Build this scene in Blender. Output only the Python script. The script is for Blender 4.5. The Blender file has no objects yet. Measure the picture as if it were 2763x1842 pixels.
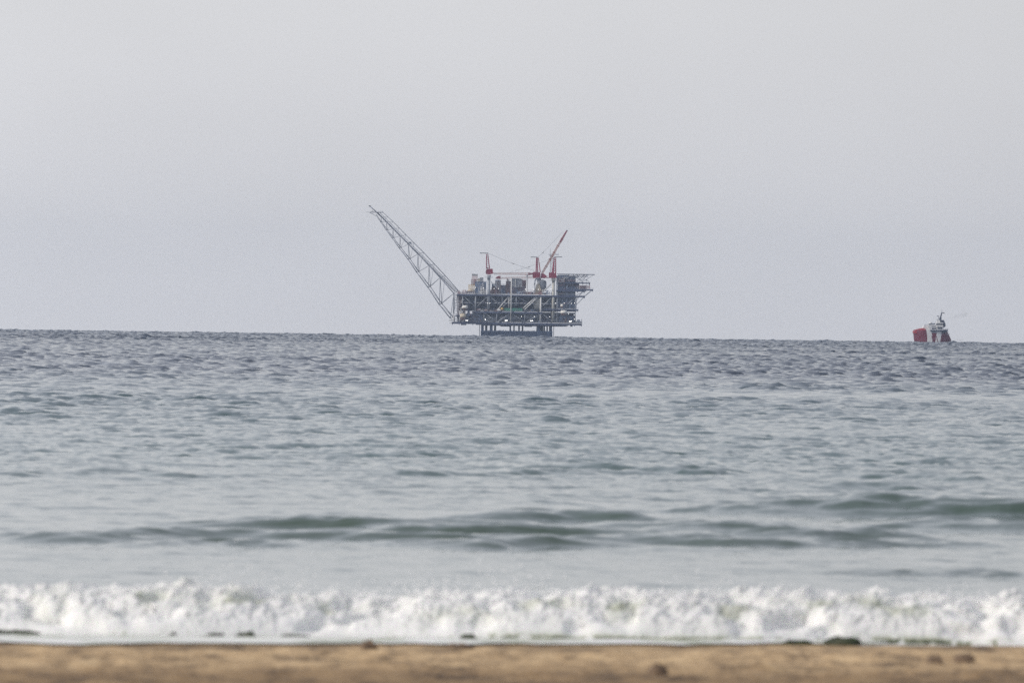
import bpy, bmesh, math, random
import numpy as np
from mathutils import Vector, Matrix

# ---------------------------------------------------------------- camera, sky, sun, exposure
random.seed(7)
rng = np.random.default_rng(11)
scene = bpy.context.scene
C = scene.collection
F_PX = 30000.0                      # focal length in photo pixels (photo is 2763 wide)
CAM_H = 4.0
R_EARTH = 6371000.0
PITCH, ROLL = 0.00152, 0.0136
cam_d = bpy.data.cameras.new('camera')
cam = bpy.data.objects.new('camera', cam_d)
C.objects.link(cam)
cam_d.sensor_width = 36.0
cam_d.lens = 36.0 * F_PX / 2763.0
cam_d.clip_start = 1.0
cam_d.clip_end = 60000.0
cam_d.dof.use_dof = True
cam_d.dof.focus_distance = 9000.0
cam_d.dof.aperture_fstop = 5.2
_F = Vector((0, math.cos(PITCH), -math.sin(PITCH)))
_r0, _u0 = Vector((1, 0, 0)), Vector((0, math.sin(PITCH), math.cos(PITCH)))
_R = math.cos(ROLL) * _r0 + math.sin(ROLL) * _u0
_U = -math.sin(ROLL) * _r0 + math.cos(ROLL) * _u0
M3 = Matrix((_R, _U, -_F)).transposed()
cam.matrix_world = Matrix.Translation((0, 0, CAM_H)) @ M3.to_4x4()
scene.camera = cam


def at(px, py, Y):
    """photo pixel -> world point at distance Y"""
    d = _F + _R * ((px - 1381.5) / F_PX) - _U * ((py - 921.0) / F_PX)
    return Vector((0, 0, CAM_H)) + d * (Y / d.y)


SUN_EL, SUN_AZ = math.radians(36), math.radians(-110)     # azimuth from +Y towards +X
S = Vector((math.sin(SUN_AZ) * math.cos(SUN_EL), math.cos(SUN_AZ) * math.cos(SUN_EL), math.sin(SUN_EL)))
world = bpy.data.worlds.new('World')
scene.world = world
world.use_nodes = True
wn, wl = world.node_tree.nodes, world.node_tree.links
wn.clear()
w_out = wn.new('ShaderNodeOutputWorld')
w_bg = wn.new('ShaderNodeBackground')
w_bg.inputs['Strength'].default_value = 0.115
sky = wn.new('ShaderNodeTexSky')
sky.sky_type = 'NISHITA'
sky.sun_disc = False
sky.sun_elevation = SUN_EL
sky.sun_rotation = SUN_AZ
sky.altitude = 0
sky.air_density = 1.0
sky.dust_density = 2.5
sky.ozone_density = 1.0
# thin overcast veil over the blue: the veil is thickest low down
geo = wn.new('ShaderNodeTexCoord')
sep = wn.new('ShaderNodeSeparateXYZ')
wl.new(geo.outputs['Generated'], sep.inputs[0])
ramp = wn.new('ShaderNodeValToRGB')
wl.new(sep.outputs['Z'], ramp.inputs[0])
cr = ramp.color_ramp
cr.interpolation = 'B_SPLINE'
VEIL = [(0.0, (5.44, 5.46, 5.78)), (0.04, (5.50, 5.50, 5.62)), (0.12, (5.15, 5.22, 5.5)),
        (0.35, (3.4, 3.6, 4.35)), (0.7, (2.9, 3.0, 3.3)), (1.0, (2.8, 2.9, 3.1))]
while len(cr.elements) < len(VEIL):
    cr.elements.new(0.5)
for e, (p_, c_) in zip(cr.elements, VEIL):
    e.position = p_
    e.color = (c_[0] / 6, c_[1] / 6, c_[2] / 6, 1)
vs = wn.new('ShaderNodeVectorMath')
vs.operation = 'SCALE'
vs.inputs['Scale'].default_value = 6.0
wl.new(ramp.outputs[0], vs.inputs[0])
# faint uneven cloud brightness
nz = wn.new('ShaderNodeTexNoise')
nz.inputs['Scale'].default_value = 14.0
nz.inputs['Detail'].default_value = 3.0
mp = wn.new('ShaderNodeMapping')
mp.inputs['Scale'].default_value = (1, 1, 2.2)
wl.new(geo.outputs['Generated'], mp.inputs[0])
wl.new(mp.outputs[0], nz.inputs['Vector'])
mr = wn.new('ShaderNodeMapRange')
mr.inputs['From Min'].default_value = 0.25
mr.inputs['From Max'].default_value = 0.75
mr.inputs['To Min'].default_value = 0.94
mr.inputs['To Max'].default_value = 1.06
wl.new(nz.outputs[0], mr.inputs[0])
vs2 = wn.new('ShaderNodeVectorMath')
vs2.operation = 'SCALE'
wl.new(vs.outputs[0], vs2.inputs[0])
# hazy glow is a little stronger towards the sun side
gx = wn.new('ShaderNodeMapRange')
gx.inputs['From Min'].default_value = -0.12
gx.inputs['From Max'].default_value = 0.12
gx.inputs['To Min'].default_value = 1.10
gx.inputs['To Max'].default_value = 0.79
wl.new(sep.outputs['X'], gx.inputs[0])
gm = wn.new('ShaderNodeMath')
gm.operation = 'MULTIPLY'
wl.new(mr.outputs[0], gm.inputs[0])
wl.new(gx.outputs[0], gm.inputs[1])
wl.new(gm.outputs[0], vs2.inputs['Scale'])
mx = wn.new('ShaderNodeMix')
mx.data_type = 'RGBA'
mx.inputs[0].default_value = 0.85
wl.new(sky.outputs[0], mx.inputs[6])
wl.new(vs2.outputs[0], mx.inputs[7])
wl.new(mx.outputs[2], w_bg.inputs['Color'])
wl.new(w_bg.outputs[0], w_out.inputs['Surface'])

sun_d = bpy.data.lights.new('sun', 'SUN')
sun_d.energy = 1.5
sun_d.angle = math.radians(10)
sun_d.color = (1.0, 0.92, 0.80)
sun = bpy.data.objects.new('sun', sun_d)
sun.rotation_euler = S.to_track_quat('Z', 'Y').to_euler()
sun.location = (0, 0, 60)
C.objects.link(sun)

scene.view_settings.view_transform = 'Standard'
scene.view_settings.look = 'None'
scene.view_settings.exposure = 0.40
scene.view_settings.gamma = 1.0
scene.cycles.use_denoising = False     # a long lens in haze: keep the fine texture of water and steel
scene.cycles.use_adaptive_sampling = False
scene.cycles.volume_bounces = 1
scene.cycles.max_bounces = 8
scene.cycles.sample_clamp_indirect = 4.0


# ---------------------------------------------------------------- helpers
def principled(name):
    m = bpy.data.materials.new(name)
    m.use_nodes = True
    return m, m.node_tree.nodes, m.node_tree.links, m.node_tree.nodes['Principled BSDF']


def paint(name, col, rough=0.55, var=0.25, scale=0.35, metal=0.0, streak=True):
    """painted, weathered steel or similar: base colour broken by a large and a streaky small noise"""
    m, n, l, b = principled(name)
    tc = n.new('ShaderNodeTexCoord')
    t1 = n.new('ShaderNodeTexNoise')
    t1.inputs['Scale'].default_value = scale
    t1.inputs['Detail'].default_value = 6
    mpn = n.new('ShaderNodeMapping')
    mpn.inputs['Scale'].default_value = (1, 1, 0.35 if streak else 1)
    l.new(tc.outputs['Object'], mpn.inputs[0])
    l.new(mpn.outputs[0], t1.inputs['Vector'])
    r = n.new('ShaderNodeValToRGB')
    r.color_ramp.elements[0].position = 0.3
    r.color_ramp.elements[1].position = 0.7
    r.color_ramp.elements[0].color = (*[c * (1 - var) for c in col], 1)
    r.color_ramp.elements[1].color = (*[min(1, c * (1 + var)) for c in col], 1)
    l.new(t1.outputs[0], r.inputs[0])
    l.new(r.outputs[0], b.inputs['Base Color'])
    b.inputs['Roughness'].default_value = rough
    b.inputs['Metallic'].default_value = metal
    return m


def tag(o, label=None, cat=None, group=None, kind=None):
    if label: o['label'] = label
    if cat: o['category'] = cat
    if group: o['group'] = group
    if kind: o['kind'] = kind
    return o


def empty(name, loc=(0, 0, 0)):
    o = bpy.data.objects.new(name, None)
    C.objects.link(o)
    o.location = loc
    o.empty_display_size = 1
    return o


def mesh_obj(name, verts, faces, mat, parent=None, smooth=False):
    me = bpy.data.meshes.new(name)
    me.from_pydata([tuple(v) for v in verts], [], faces)
    me.materials.append(mat)
    if smooth:
        me.polygons.foreach_set('use_smooth', [True] * len(me.polygons))
    me.update()
    o = bpy.data.objects.new(name, me)
    C.objects.link(o)
    o.parent = parent
    return o


def grid_obj(name, X, Y, Z, mat, parent=None, smooth=True):
    """X,Y,Z: 2-D arrays (rows, cols)"""
    nr, nc = X.shape
    co = np.empty((nr * nc, 3), np.float32)
    co[:, 0], co[:, 1], co[:, 2] = X.ravel(), Y.ravel(), Z.ravel()
    i = np.arange((nr - 1) * (nc - 1), dtype=np.int64)
    r, c = i // (nc - 1), i % (nc - 1)
    a = r * nc + c
    idx = np.stack([a, a + 1, a + nc + 1, a + nc], 1).astype(np.int32)
    me = bpy.data.meshes.new(name)
    me.vertices.add(nr * nc)
    me.vertices.foreach_set('co', co.ravel())
    nf = idx.shape[0]
    me.loops.add(nf * 4)
    me.loops.foreach_set('vertex_index', idx.ravel())
    me.polygons.add(nf)
    me.polygons.foreach_set('loop_start', np.arange(nf, dtype=np.int32) * 4)
    if smooth:
        me.polygons.foreach_set('use_smooth', np.ones(nf, dtype=bool))
    me.materials.append(mat)
    me.update(calc_edges=True)
    o = bpy.data.objects.new(name, me)
    C.objects.link(o)
    o.parent = parent
    return o


def spectrum_tile(N, L, fn, heading, spread, seed):
    """periodic wave field of N x N samples over L metres; returns height, dx, dy"""
    g = np.random.default_rng(seed)
    k1 = np.fft.fftfreq(N, L / N) * 2 * np.pi
    kx, ky = np.meshgrid(k1, k1, indexing='ij')
    k = np.hypot(kx, ky)
    k[0, 0] = 1
    lam = 2 * np.pi / k
    amp = fn(lam)
    if spread:
        ca = (kx * math.cos(heading) + ky * math.sin(heading)) / k
        amp = amp * (0.10 + np.abs(ca) ** spread)
    amp[0, 0] = 0
    n = (g.normal(size=(N, N)) + 1j * g.normal(size=(N, N))) * amp
    h = np.fft.ifft2(n) * N
    dx = np.fft.ifft2(-1j * kx / k * n) * N
    dy = np.fft.ifft2(-1j * ky / k * n) * N
    return h.real, dx.real, dy.real


def sample(tile, x, y, L, rot=0.0):
    N = tile.shape[0]
    c, s = math.cos(rot), math.sin(rot)
    u = (c * x + s * y) * (N / L)
    v = (-s * x + c * y) * (N / L)
    iu, iv = np.floor(u).astype(np.int64), np.floor(v).astype(np.int64)
    fu, fv = (u - iu).astype(np.float32), (v - iv).astype(np.float32)
    iu0, iv0 = iu % N, iv % N
    iu1, iv1 = (iu0 + 1) % N, (iv0 + 1) % N
    return (tile[iu0, iv0] * (1 - fu) * (1 - fv) + tile[iu1, iv0] * fu * (1 - fv)
            + tile[iu0, iv1] * (1 - fu) * fv + tile[iu1, iv1] * fu * fv)


def noise_tile(N, L, lo, hi, slope, seed):
    """isotropic fractal noise, unit std"""
    f = lambda lam: np.where((lam > lo) & (lam < hi), lam ** slope, 0.0)
    h, _, _ = spectrum_tile(N, L, f, 0, 0, seed)
    return (h / h.std()).astype(np.float32)


def sstep(a, b, x):
    t = np.clip((x - a) / (b - a), 0, 1)
    return t * t * (3 - 2 * t)


# ---------------------------------------------------------------- sea
def water_material():
    m, n, l, b = principled('sea_water')
    tc = n.new('ShaderNodeTexCoord')
    sp = n.new('ShaderNodeSeparateXYZ')
    l.new(tc.outputs['Object'], sp.inputs[0])
    # turbid, sandy green water close to the beach, deep blue further out
    r1 = n.new('ShaderNodeMapRange')
    r1.inputs['From Min'].default_value = 150
    r1.inputs['From Max'].default_value = 900
    l.new(sp.outputs['Y'], r1.inputs[0])
    nz1 = n.new('ShaderNodeTexNoise')
    nz1.inputs['Scale'].default_value = 0.02
    nz1.inputs['Detail'].default_value = 4
    l.new(tc.outputs['Object'], nz1.inputs['Vector'])
    rr = n.new('ShaderNodeValToRGB')
    e = rr.color_ramp.elements
    e[0].position, e[0].color = 0.0, (0.058, 0.084, 0.050, 1)
    e[1].position, e[1].color = 1.0, (0.008, 0.024, 0.050, 1)
    k = rr.color_ramp.elements.new(0.25); k.color = (0.026, 0.078, 0.066, 1)
    k = rr.color_ramp.elements.new(0.6); k.color = (0.010, 0.050, 0.058, 1)
    l.new(r1.outputs[0], rr.inputs[0])
    rd = n.new('ShaderNodeMapRange')          # far off, waves finer than the mesh act as roughness
    rd.inputs['From Min'].default_value = 400
    rd.inputs['From Max'].default_value = 3500
    rd.inputs['To Min'].default_value = 0.06
    rd.inputs['To Max'].default_value = 0.11
    l.new(sp.outputs['Y'], rd.inputs[0])
    b.inputs['IOR'].default_value = 1.333
    # ripples too small for the mesh
    bn = n.new('ShaderNodeTexNoise')
    bn.inputs['Scale'].default_value = 4.5
    bn.inputs['Detail'].default_value = 4
    bn.inputs['Roughness'].default_value = 0.55
    mpn = n.new('ShaderNodeMapping')
    mpn.inputs['Scale'].default_value = (0.6, 1.0, 1.0)
    l.new(tc.outputs['Object'], mpn.inputs[0])
    l.new(mpn.outputs[0], bn.inputs['Vector'])
    bp = n.new('ShaderNodeBump')
    bp.inputs['Strength'].default_value = 0.35
    bp.inputs['Distance'].default_value = 0.03
    l.new(bn.outputs[0], bp.inputs['Height'])
    l.new(bp.outputs[0], b.inputs['Normal'])
    # floating foam left behind the breaker
    fz = n.new('ShaderNodeTexNoise')
    fz.inputs['Scale'].default_value = 1.1
    fz.inputs['Detail'].default_value = 7
    fz.inputs['Roughness'].default_value = 0.65
    mpf = n.new('ShaderNodeMapping')
    mpf.inputs['Scale'].default_value = (0.55, 0.35, 1.0)
    l.new(tc.outputs['Object'], mpf.inputs[0])
    l.new(mpf.outputs[0], fz.inputs['Vector'])
    fr = n.new('ShaderNodeMapRange')
    fr.inputs['From Min'].default_value = 178
    fr.inputs['From Max'].default_value = 150
    l.new(sp.outputs['Y'], fr.inputs[0])
    th = n.new('ShaderNodeMath'); th.operation = 'MULTIPLY_ADD'
    l.new(fr.outputs[0], th.inputs[0]); th.inputs[1].default_value = -0.27; th.inputs[2].default_value = 0.74
    sb = n.new('ShaderNodeMath'); sb.operation = 'SUBTRACT'
    l.new(fz.outputs[0], sb.inputs[0]); l.new(th.outputs[0], sb.inputs[1])
    ml = n.new('ShaderNodeMath'); ml.operation = 'MULTIPLY'; ml.use_clamp = True
    l.new(sb.outputs[0], ml.inputs[0]); ml.inputs[1].default_value = 12
    mxc = n.new('ShaderNodeMix'); mxc.data_type = 'RGBA'
    l.new(ml.outputs[0], mxc.inputs[0]); l.new(rr.outputs[0], mxc.inputs[6])
    mxc.inputs[7].default_value = (0.78, 0.80, 0.80, 1)
    l.new(mxc.outputs[2], b.inputs['Base Color'])
    mxr = n.new('ShaderNodeMix')
    l.new(ml.outputs[0], mxr.inputs[0]); l.new(rd.outputs[0], mxr.inputs[2]); mxr.inputs[3].default_value = 0.8
    l.new(mxr.outputs[0], b.inputs['Roughness'])
    return m


HEAD = math.radians(90 + 12)
LA, LB, LC = 512.0, 61.0, 2300.0
slope_band = 0.050
A_h, A_dx, A_dy = [t.astype(np.float32) for t in spectrum_tile(
    1024, LA, lambda lam: np.where((lam > 1.6) & (lam < 45), lam ** 1.0 * np.exp(-(lam / 8.5) ** 4), 0.0), HEAD, 1.0, 1)]
B_h, B_dx, B_dy = [t.astype(np.float32) for t in spectrum_tile(
    1024, LB, lambda lam: np.where((lam > 0.2) & (lam <= 1.6), lam ** 1.5, 0.0), HEAD - 0.2, 1.5, 2)]
L_h, L_dx, L_dy = [t.astype(np.float32) for t in spectrum_tile(
    512, 997.0, lambda lam: np.where((lam > 7) & (lam < 42), lam ** 1.5, 0.0), HEAD + 0.15, 1.2, 3)]
L_h /= L_h.std()
patch = noise_tile(512, LC, 60, 1200, 1.2, 5)          # wind patches: rougher and calmer water


def rms_slope(h, L):
    d = L / h.shape[0]
    return math.sqrt(((np.diff(h, axis=0) / d) ** 2).mean() + ((np.diff(h, axis=1) / d) ** 2).mean())


ka, kb = 0.28 / rms_slope(A_h, LA), 0.24 / rms_slope(B_h, LB)
for t in (A_h, A_dx, A_dy): t *= ka
for t in (B_h, B_dx, B_dy): t *= kb

# low swells that rear up before the beach: (x centre, y centre, half length, front, back, height, slant)
SWELLS = []


def swell(px, py, hw_px, height, front, back, slant=0.0):
    d = CAM_H / ((py - (909 + (px - 1381.5) * 0.0136) + 34) / F_PX)
    SWELLS.append(((px - 1381.5) / F_PX * d, d, hw_px / F_PX * d, front * 0.60, back * 0.8, height * 1.15, slant))


swell(1020, 1432, 520, 0.22, 1.6, 5, 0.05)
swell(820, 1455, 620, 0.16, 1.3, 4, 0.04)
swell(560, 1472, 260, 0.09, 1.2, 5, 0.05)
swell(1420, 1448, 420, 0.18, 1.3, 4, -0.05)
swell(1530, 1408, 300, 0.22, 1.5, 5, -0.04)
swell(1350, 1475, 380, 0.10, 1.2, 4, 0.0)
swell(1880, 1470, 330, 0.16, 1.3, 5, -0.05)
swell(1900, 1430, 300, 0.13, 1.4, 5, -0.05)
swell(2200, 1452, 330, 0.15, 1.3, 5, 0.05)
swell(2120, 1385, 330, 0.19, 1.5, 5, -0.03)
swell(2560, 1395, 460, 0.36, 1.6, 6, 0.05)
swell(2700, 1372, 300, 0.21, 1.6, 6, 0.0)
swell(2640, 1430, 330, 0.17, 1.3, 5, 0.0)
swell(2450, 1475, 300, 0.09, 1.3, 5, 0.0)
swell(1560, 1270, 210, 0.17, 1.6, 6, 0.0)
swell(1480, 1280, 150, 0.10, 1.3, 6, 0.0)
swell(1900, 1278, 120, 0.14, 1.4, 6, 0.0)
swell(2470, 1290, 240, 0.15, 1.5, 6, -0.05)
swell(2420, 1320, 170, 0.11, 1.3, 6, 0.0)
swell(2690, 1300, 160, 0.14, 1.4, 6, 0.0)
swell(330, 1282, 230, 0.11, 1.4, 6, 0.0)
swell(1120, 1281, 120, 0.10, 1.4, 6, 0.0)
swell(40, 1285, 120, 0.09, 1.4, 6, 0.0)
swell(200, 1460, 260, 0.06, 1.5, 5, 0.0)
swell(2560, 1555, 300, 0.06, 1.5, 5, -0.05)
swell(1100, 1210, 260, 0.10, 1.4, 6, 0.0)
swell(1500, 1140, 120, 0.10, 1.4, 6, 0.0)
swell(290, 985, 120, 0.28, 2.4, 9, 0.0)
swell(1460, 1085, 60, 0.20, 1.8, 6, 0.0)
swell(920, 1080, 110, 0.16, 1.8, 6, 0.0)
swell(2200, 1110, 120, 0.14, 1.8, 6, 0.0)


streak = noise_tile(512, 40, 0.5, 8.0, 1.1, 9)


def sea_height(x, y):
    d = np.hypot(x, y)
    P = 1.0 + 0.22 * sample(patch, x, y, LC, 0.3)
    wa = (0.10 + 0.90 * sstep(170, 700, d)) * (1 + 0.35 * sstep(1500, 5000, d)) * P
    wb = (0.26 + 0.80 * sstep(210, 430, d)) * P 
    hA, dxA, dyA = (sample(t, x, y, LA, 0.35) for t in (A_h, A_dx, A_dy))
    hB, dxB, dyB = (sample(t, x, y, LB, -0.6) for t in (B_h, B_dx, B_dy))
    z = wa * hA + wb * hB + sstep(1200, 5000, d) * (0.40 * sample(L_h, x, y, 997.0, 0.8) - 0.75)
    c, s = math.cos(0.35), math.sin(0.35)
    ox = 0.9 * wa * (c * dxA - s * dyA)
    oy = 0.9 * wa * (s * dxA + c * dyA)
    for (x0, y0, hw, fr, bk, hh, sl) in SWELLS:
        u = (x - x0) / hw
        m = (np.abs(u) < 2.2) & (np.abs(y - y0) < 40)
        if not m.any():
            continue
        um = u[m]
        wob = 0.7 * np.sin(um * 3.1 + x0) + 0.30 * sample(streak, x[m] * 0.35 + x0 * 3, y[m] * 0.25 + 9 * y0, 40)
        mod = 1 + 0.10 * sample(streak, x[m] * 0.3 + 5 * y0, y[m] * 0.3, 40)
        rip = 0.030 * sample(streak, x[m] * 0.45 + 0.5 * y[m] + 11 * x0, y[m] * 2.2, 40) + 0.010 * sample(B_h, x[m] * 0.8, y[m] * 1.3, LB, 0.2) / B_h.std()
        v = y[m] - y0 - sl * (x[m] - x0) * 2 - wob
        prof = np.where(v < 0, np.exp(-(v / fr) ** 2), np.exp(-(v / bk) ** 2))
        z[m] += (hh * mod + rip) * prof * np.exp(-np.abs(um) ** 3)
    return z, ox, oy


def build_sea():
    ys = 138.0 * (1900.0 / 138.0) ** (np.linspace(0, 1, 2350))
    ys = np.concatenate([ys, np.arange(1902.0, 7900, 1.6), np.linspace(7905, 9200, 160), np.linspace(9260, 15000, 40)])
    dense = np.linspace(-0.050, 0.050, 730)
    side = 0.050 * (0.5 / 0.050) ** np.linspace(0, 1, 50)[1:]
    ang = np.concatenate([-side[::-1], dense, side])
    T, Yg = np.meshgrid(np.tan(ang), ys)
    X = (T * Yg)
    T = None
    z, ox, oy = sea_height(X, Yg)
    row_f = 1 - sstep(8800, 9200, Yg)
    z = z * row_f
    near = sstep(138, 147, Yg)
    z = z * (0.3 + 0.7 * near)
    drop = (X ** 2 + Yg ** 2) / (2 * R_EARTH)
    m = water_material()
    o = grid_obj('sea', X + ox * row_f * near, Yg + oy * row_f * near, z - drop, m)
    tag(o, 'grey green open sea with short wind waves out to the horizon', 'sea', kind='structure')
    return o


build_sea()


# ---------------------------------------------------------------- beach
def sand_material():
    m, n, l, b = principled('wet_sand')
    tc = n.new('ShaderNodeTexCoord')
    mpn = n.new('ShaderNodeMapping')
    mpn.inputs['Scale'].default_value = (1.0, 0.22, 1.0)
    l.new(tc.outputs['Object'], mpn.inputs[0])
    nz1 = n.new('ShaderNodeTexNoise')
    nz1.inputs['Scale'].default_value = 1.6
    nz1.inputs['Detail'].default_value = 8
    nz1.inputs['Roughness'].default_value = 0.78
    l.new(mpn.outputs[0], nz1.inputs['Vector'])
    r = n.new('ShaderNodeValToRGB')
    e = r.color_ramp.elements
    e[0].position, e[0].color = 0.39, (0.20, 0.13, 0.065, 1)
    e[1].position, e[1].color = 0.62, (0.88, 0.65, 0.38, 1)
    k = e.new(0.5); k.color = (0.64, 0.45, 0.25, 1)
    l.new(nz1.outputs[0], r.inputs[0])
    fine = n.new('ShaderNodeTexNoise')
    fine.inputs['Scale'].default_value = 60
    fine.inputs['Detail'].default_value = 3
    l.new(tc.outputs['Object'], fine.inputs['Vector'])
    mxx = n.new('ShaderNodeMix'); mxx.data_type = 'RGBA'; mxx.blend_type = 'MULTIPLY'
    mxx.inputs[0].default_value = 0.35
    l.new(r.outputs[0], mxx.inputs[6]); l.new(fine.outputs[0], mxx.inputs[7])
    # darker dry-weed stained sand higher up the beach
    sp = n.new('ShaderNodeSeparateXYZ'); l.new(tc.outputs['Object'], sp.inputs[0])
    cmb = n.new('ShaderNodeMath'); cmb.operation = 'MULTIPLY_ADD'      # distance up the beach from the water's edge
    l.new(sp.outputs['X'], cmb.inputs[0]); cmb.inputs[1].default_value = 0.42; cmb.inputs[2].default_value = 138.4
    tt = n.new('ShaderNodeMath'); tt.operation = 'SUBTRACT'
    l.new(cmb.outputs[0], tt.inputs[0]); l.new(sp.outputs['Y'], tt.inputs[1])
    wob = n.new('ShaderNodeTexNoise'); wob.inputs['Scale'].default_value = 0.9; wob.inputs['Detail'].default_value = 5
    l.new(mpn.outputs[0], wob.inputs['Vector'])
    wv_ = n.new('ShaderNodeMath'); wv_.operation = 'MULTIPLY_ADD'
    l.new(wob.outputs[0], wv_.inputs[0]); wv_.inputs[1].default_value = 16.0; l.new(tt.outputs[0], wv_.inputs[2])
    band = n.new('ShaderNodeMapRange'); band.inputs['From Min'].default_value = -2; band.inputs['From Max'].default_value = 48
    l.new(wv_.outputs[0], band.inputs[0])
    zr = n.new('ShaderNodeValToRGB')                                   # wet edge, golden sand, then trodden darker sand
    ze = zr.color_ramp.elements
    ze[0].position, ze[0].color = 0.0, (0.55, 0.50, 0.46, 1)
    ze[1].position, ze[1].color = 1.0, (0.46, 0.41, 0.34, 1)
    for pos, c_ in ((0.20, (0.62, 0.58, 0.52, 1)), (0.27, (1.06, 1.03, 0.98, 1)), (0.52, (1.0, 0.97, 0.92, 1)), (0.68, (0.60, 0.54, 0.46, 1))):
        k = ze.new(pos); k.color = c_
    l.new(band.outputs[0], zr.inputs[0])
    mz = n.new('ShaderNodeMix'); mz.data_type = 'RGBA'; mz.blend_type = 'MULTIPLY'; mz.inputs[0].default_value = 1.0
    l.new(mxx.outputs[2], mz.inputs[6]); l.new(zr.outputs[0], mz.inputs[7])
    l.new(mz.outputs[2], b.inputs['Base Color'])
    b.inputs['Roughness'].default_value = 0.75
    bp = n.new('ShaderNodeBump')
    bp.inputs['Strength'].default_value = 0.5
    bp.inputs['Distance'].default_value = 0.02
    l.new(fine.outputs[0], bp.inputs['Height'])
    l.new(bp.outputs[0], b.inputs['Normal'])
    return m


def beach_z(x, y, lumps=True):
    # the slope eases into a low flat towards the camera
    edge = 141.0 + 0.16 * x
    t = edge - y
    z = np.where(t < 7, 0.004 * t, np.where(t < 48, 0.028 + 0.0185 * (t - 7), 0.028 + 0.0185 * 41 + 0.004 * (t - 48)))
    return z


def build_beach():
    ys = np.concatenate([np.linspace(-150, 60, 40), np.linspace(61, 88, 30), np.linspace(88.2, 143.5, 520), np.linspace(144, 230, 40)])
    xd = np.linspace(-8, 8, 420)
    xs_ = 8 * (320 / 8) ** np.linspace(0, 1, 50)[1:]
    xs = np.concatenate([-xs_[::-1], xd, xs_])
    X, Yg = np.meshgrid(xs, ys)
    Z = beach_z(X, Yg)
    t1 = noise_tile(512, 40, 0.4, 6, 1.3, 21)
    t2 = noise_tile(512, 12, 0.1, 1.0, 1.0, 22)
    dry = sstep(1.0, 5.0, 138.4 + 0.42 * X - Yg)
    Z = Z + dry * (0.022 * sample(t1, X, Yg * 0.6, 40) + 0.010 * np.abs(sample(t2, X, Yg, 12))) * np.where(Yg > 86, 1, .3)
    o = grid_obj('beach', X, Yg, Z, sand_material())
    tag(o, 'strip of brown sand along the bottom edge', 'beach', kind='structure')


build_beach()


# ---------------------------------------------------------------- breaking wave
def foam_material():
    m, n, l, b = principled('sea_foam')
    at_ = n.new('ShaderNodeAttribute')
    at_.attribute_name = 'foam'
    r = n.new('ShaderNodeValToRGB')
    e = r.color_ramp.elements
    e[0].position, e[0].color = 0.0, (0.055, 0.068, 0.040, 1)
    e[1].position, e[1].color = 1.0, (0.95, 0.95, 0.94, 1)
    k = e.new(0.28); k.color = (0.44, 0.46, 0.34, 1)
    k = e.new(0.5); k.color = (0.72, 0.74, 0.68, 1)
    l.new(at_.outputs['Fac'], r.inputs[0])
    l.new(r.outputs[0], b.inputs['Base Color'])
    r2 = n.new('ShaderNodeMapRange')
    r2.inputs['To Min'].default_value = 0.25
    r2.inputs['To Max'].default_value = 0.85
    l.new(at_.outputs['Fac'], r2.inputs[0])
    l.new(r2.outputs[0], b.inputs['Roughness'])
    b.inputs['IOR'].default_value = 1.333
    b.inputs['Subsurface Weight'].default_value = 0.6
    b.inputs['Subsurface Radius'].default_value = (0.2, 0.22, 0.2)
    b.inputs['Subsurface Scale'].default_value = 0.6
    tc = n.new('ShaderNodeTexCoord')
    nz_ = n.new('ShaderNodeTexNoise')
    nz_.inputs['Scale'].default_value = 18
    nz_.inputs['Detail'].default_value = 6
    l.new(tc.outputs['Object'], nz_.inputs['Vector'])
    bp = n.new('ShaderNodeBump')
    bp.inputs['Strength'].default_value = 0.3
    bp.inputs['Distance'].default_value = 0.05
    l.new(nz_.outputs[0], bp.inputs['Height'])
    l.new(bp.outputs[0], b.inputs['Normal'])
    return m


FOAM = foam_material()


def line_d(py_mid):
    return py_mid


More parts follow.
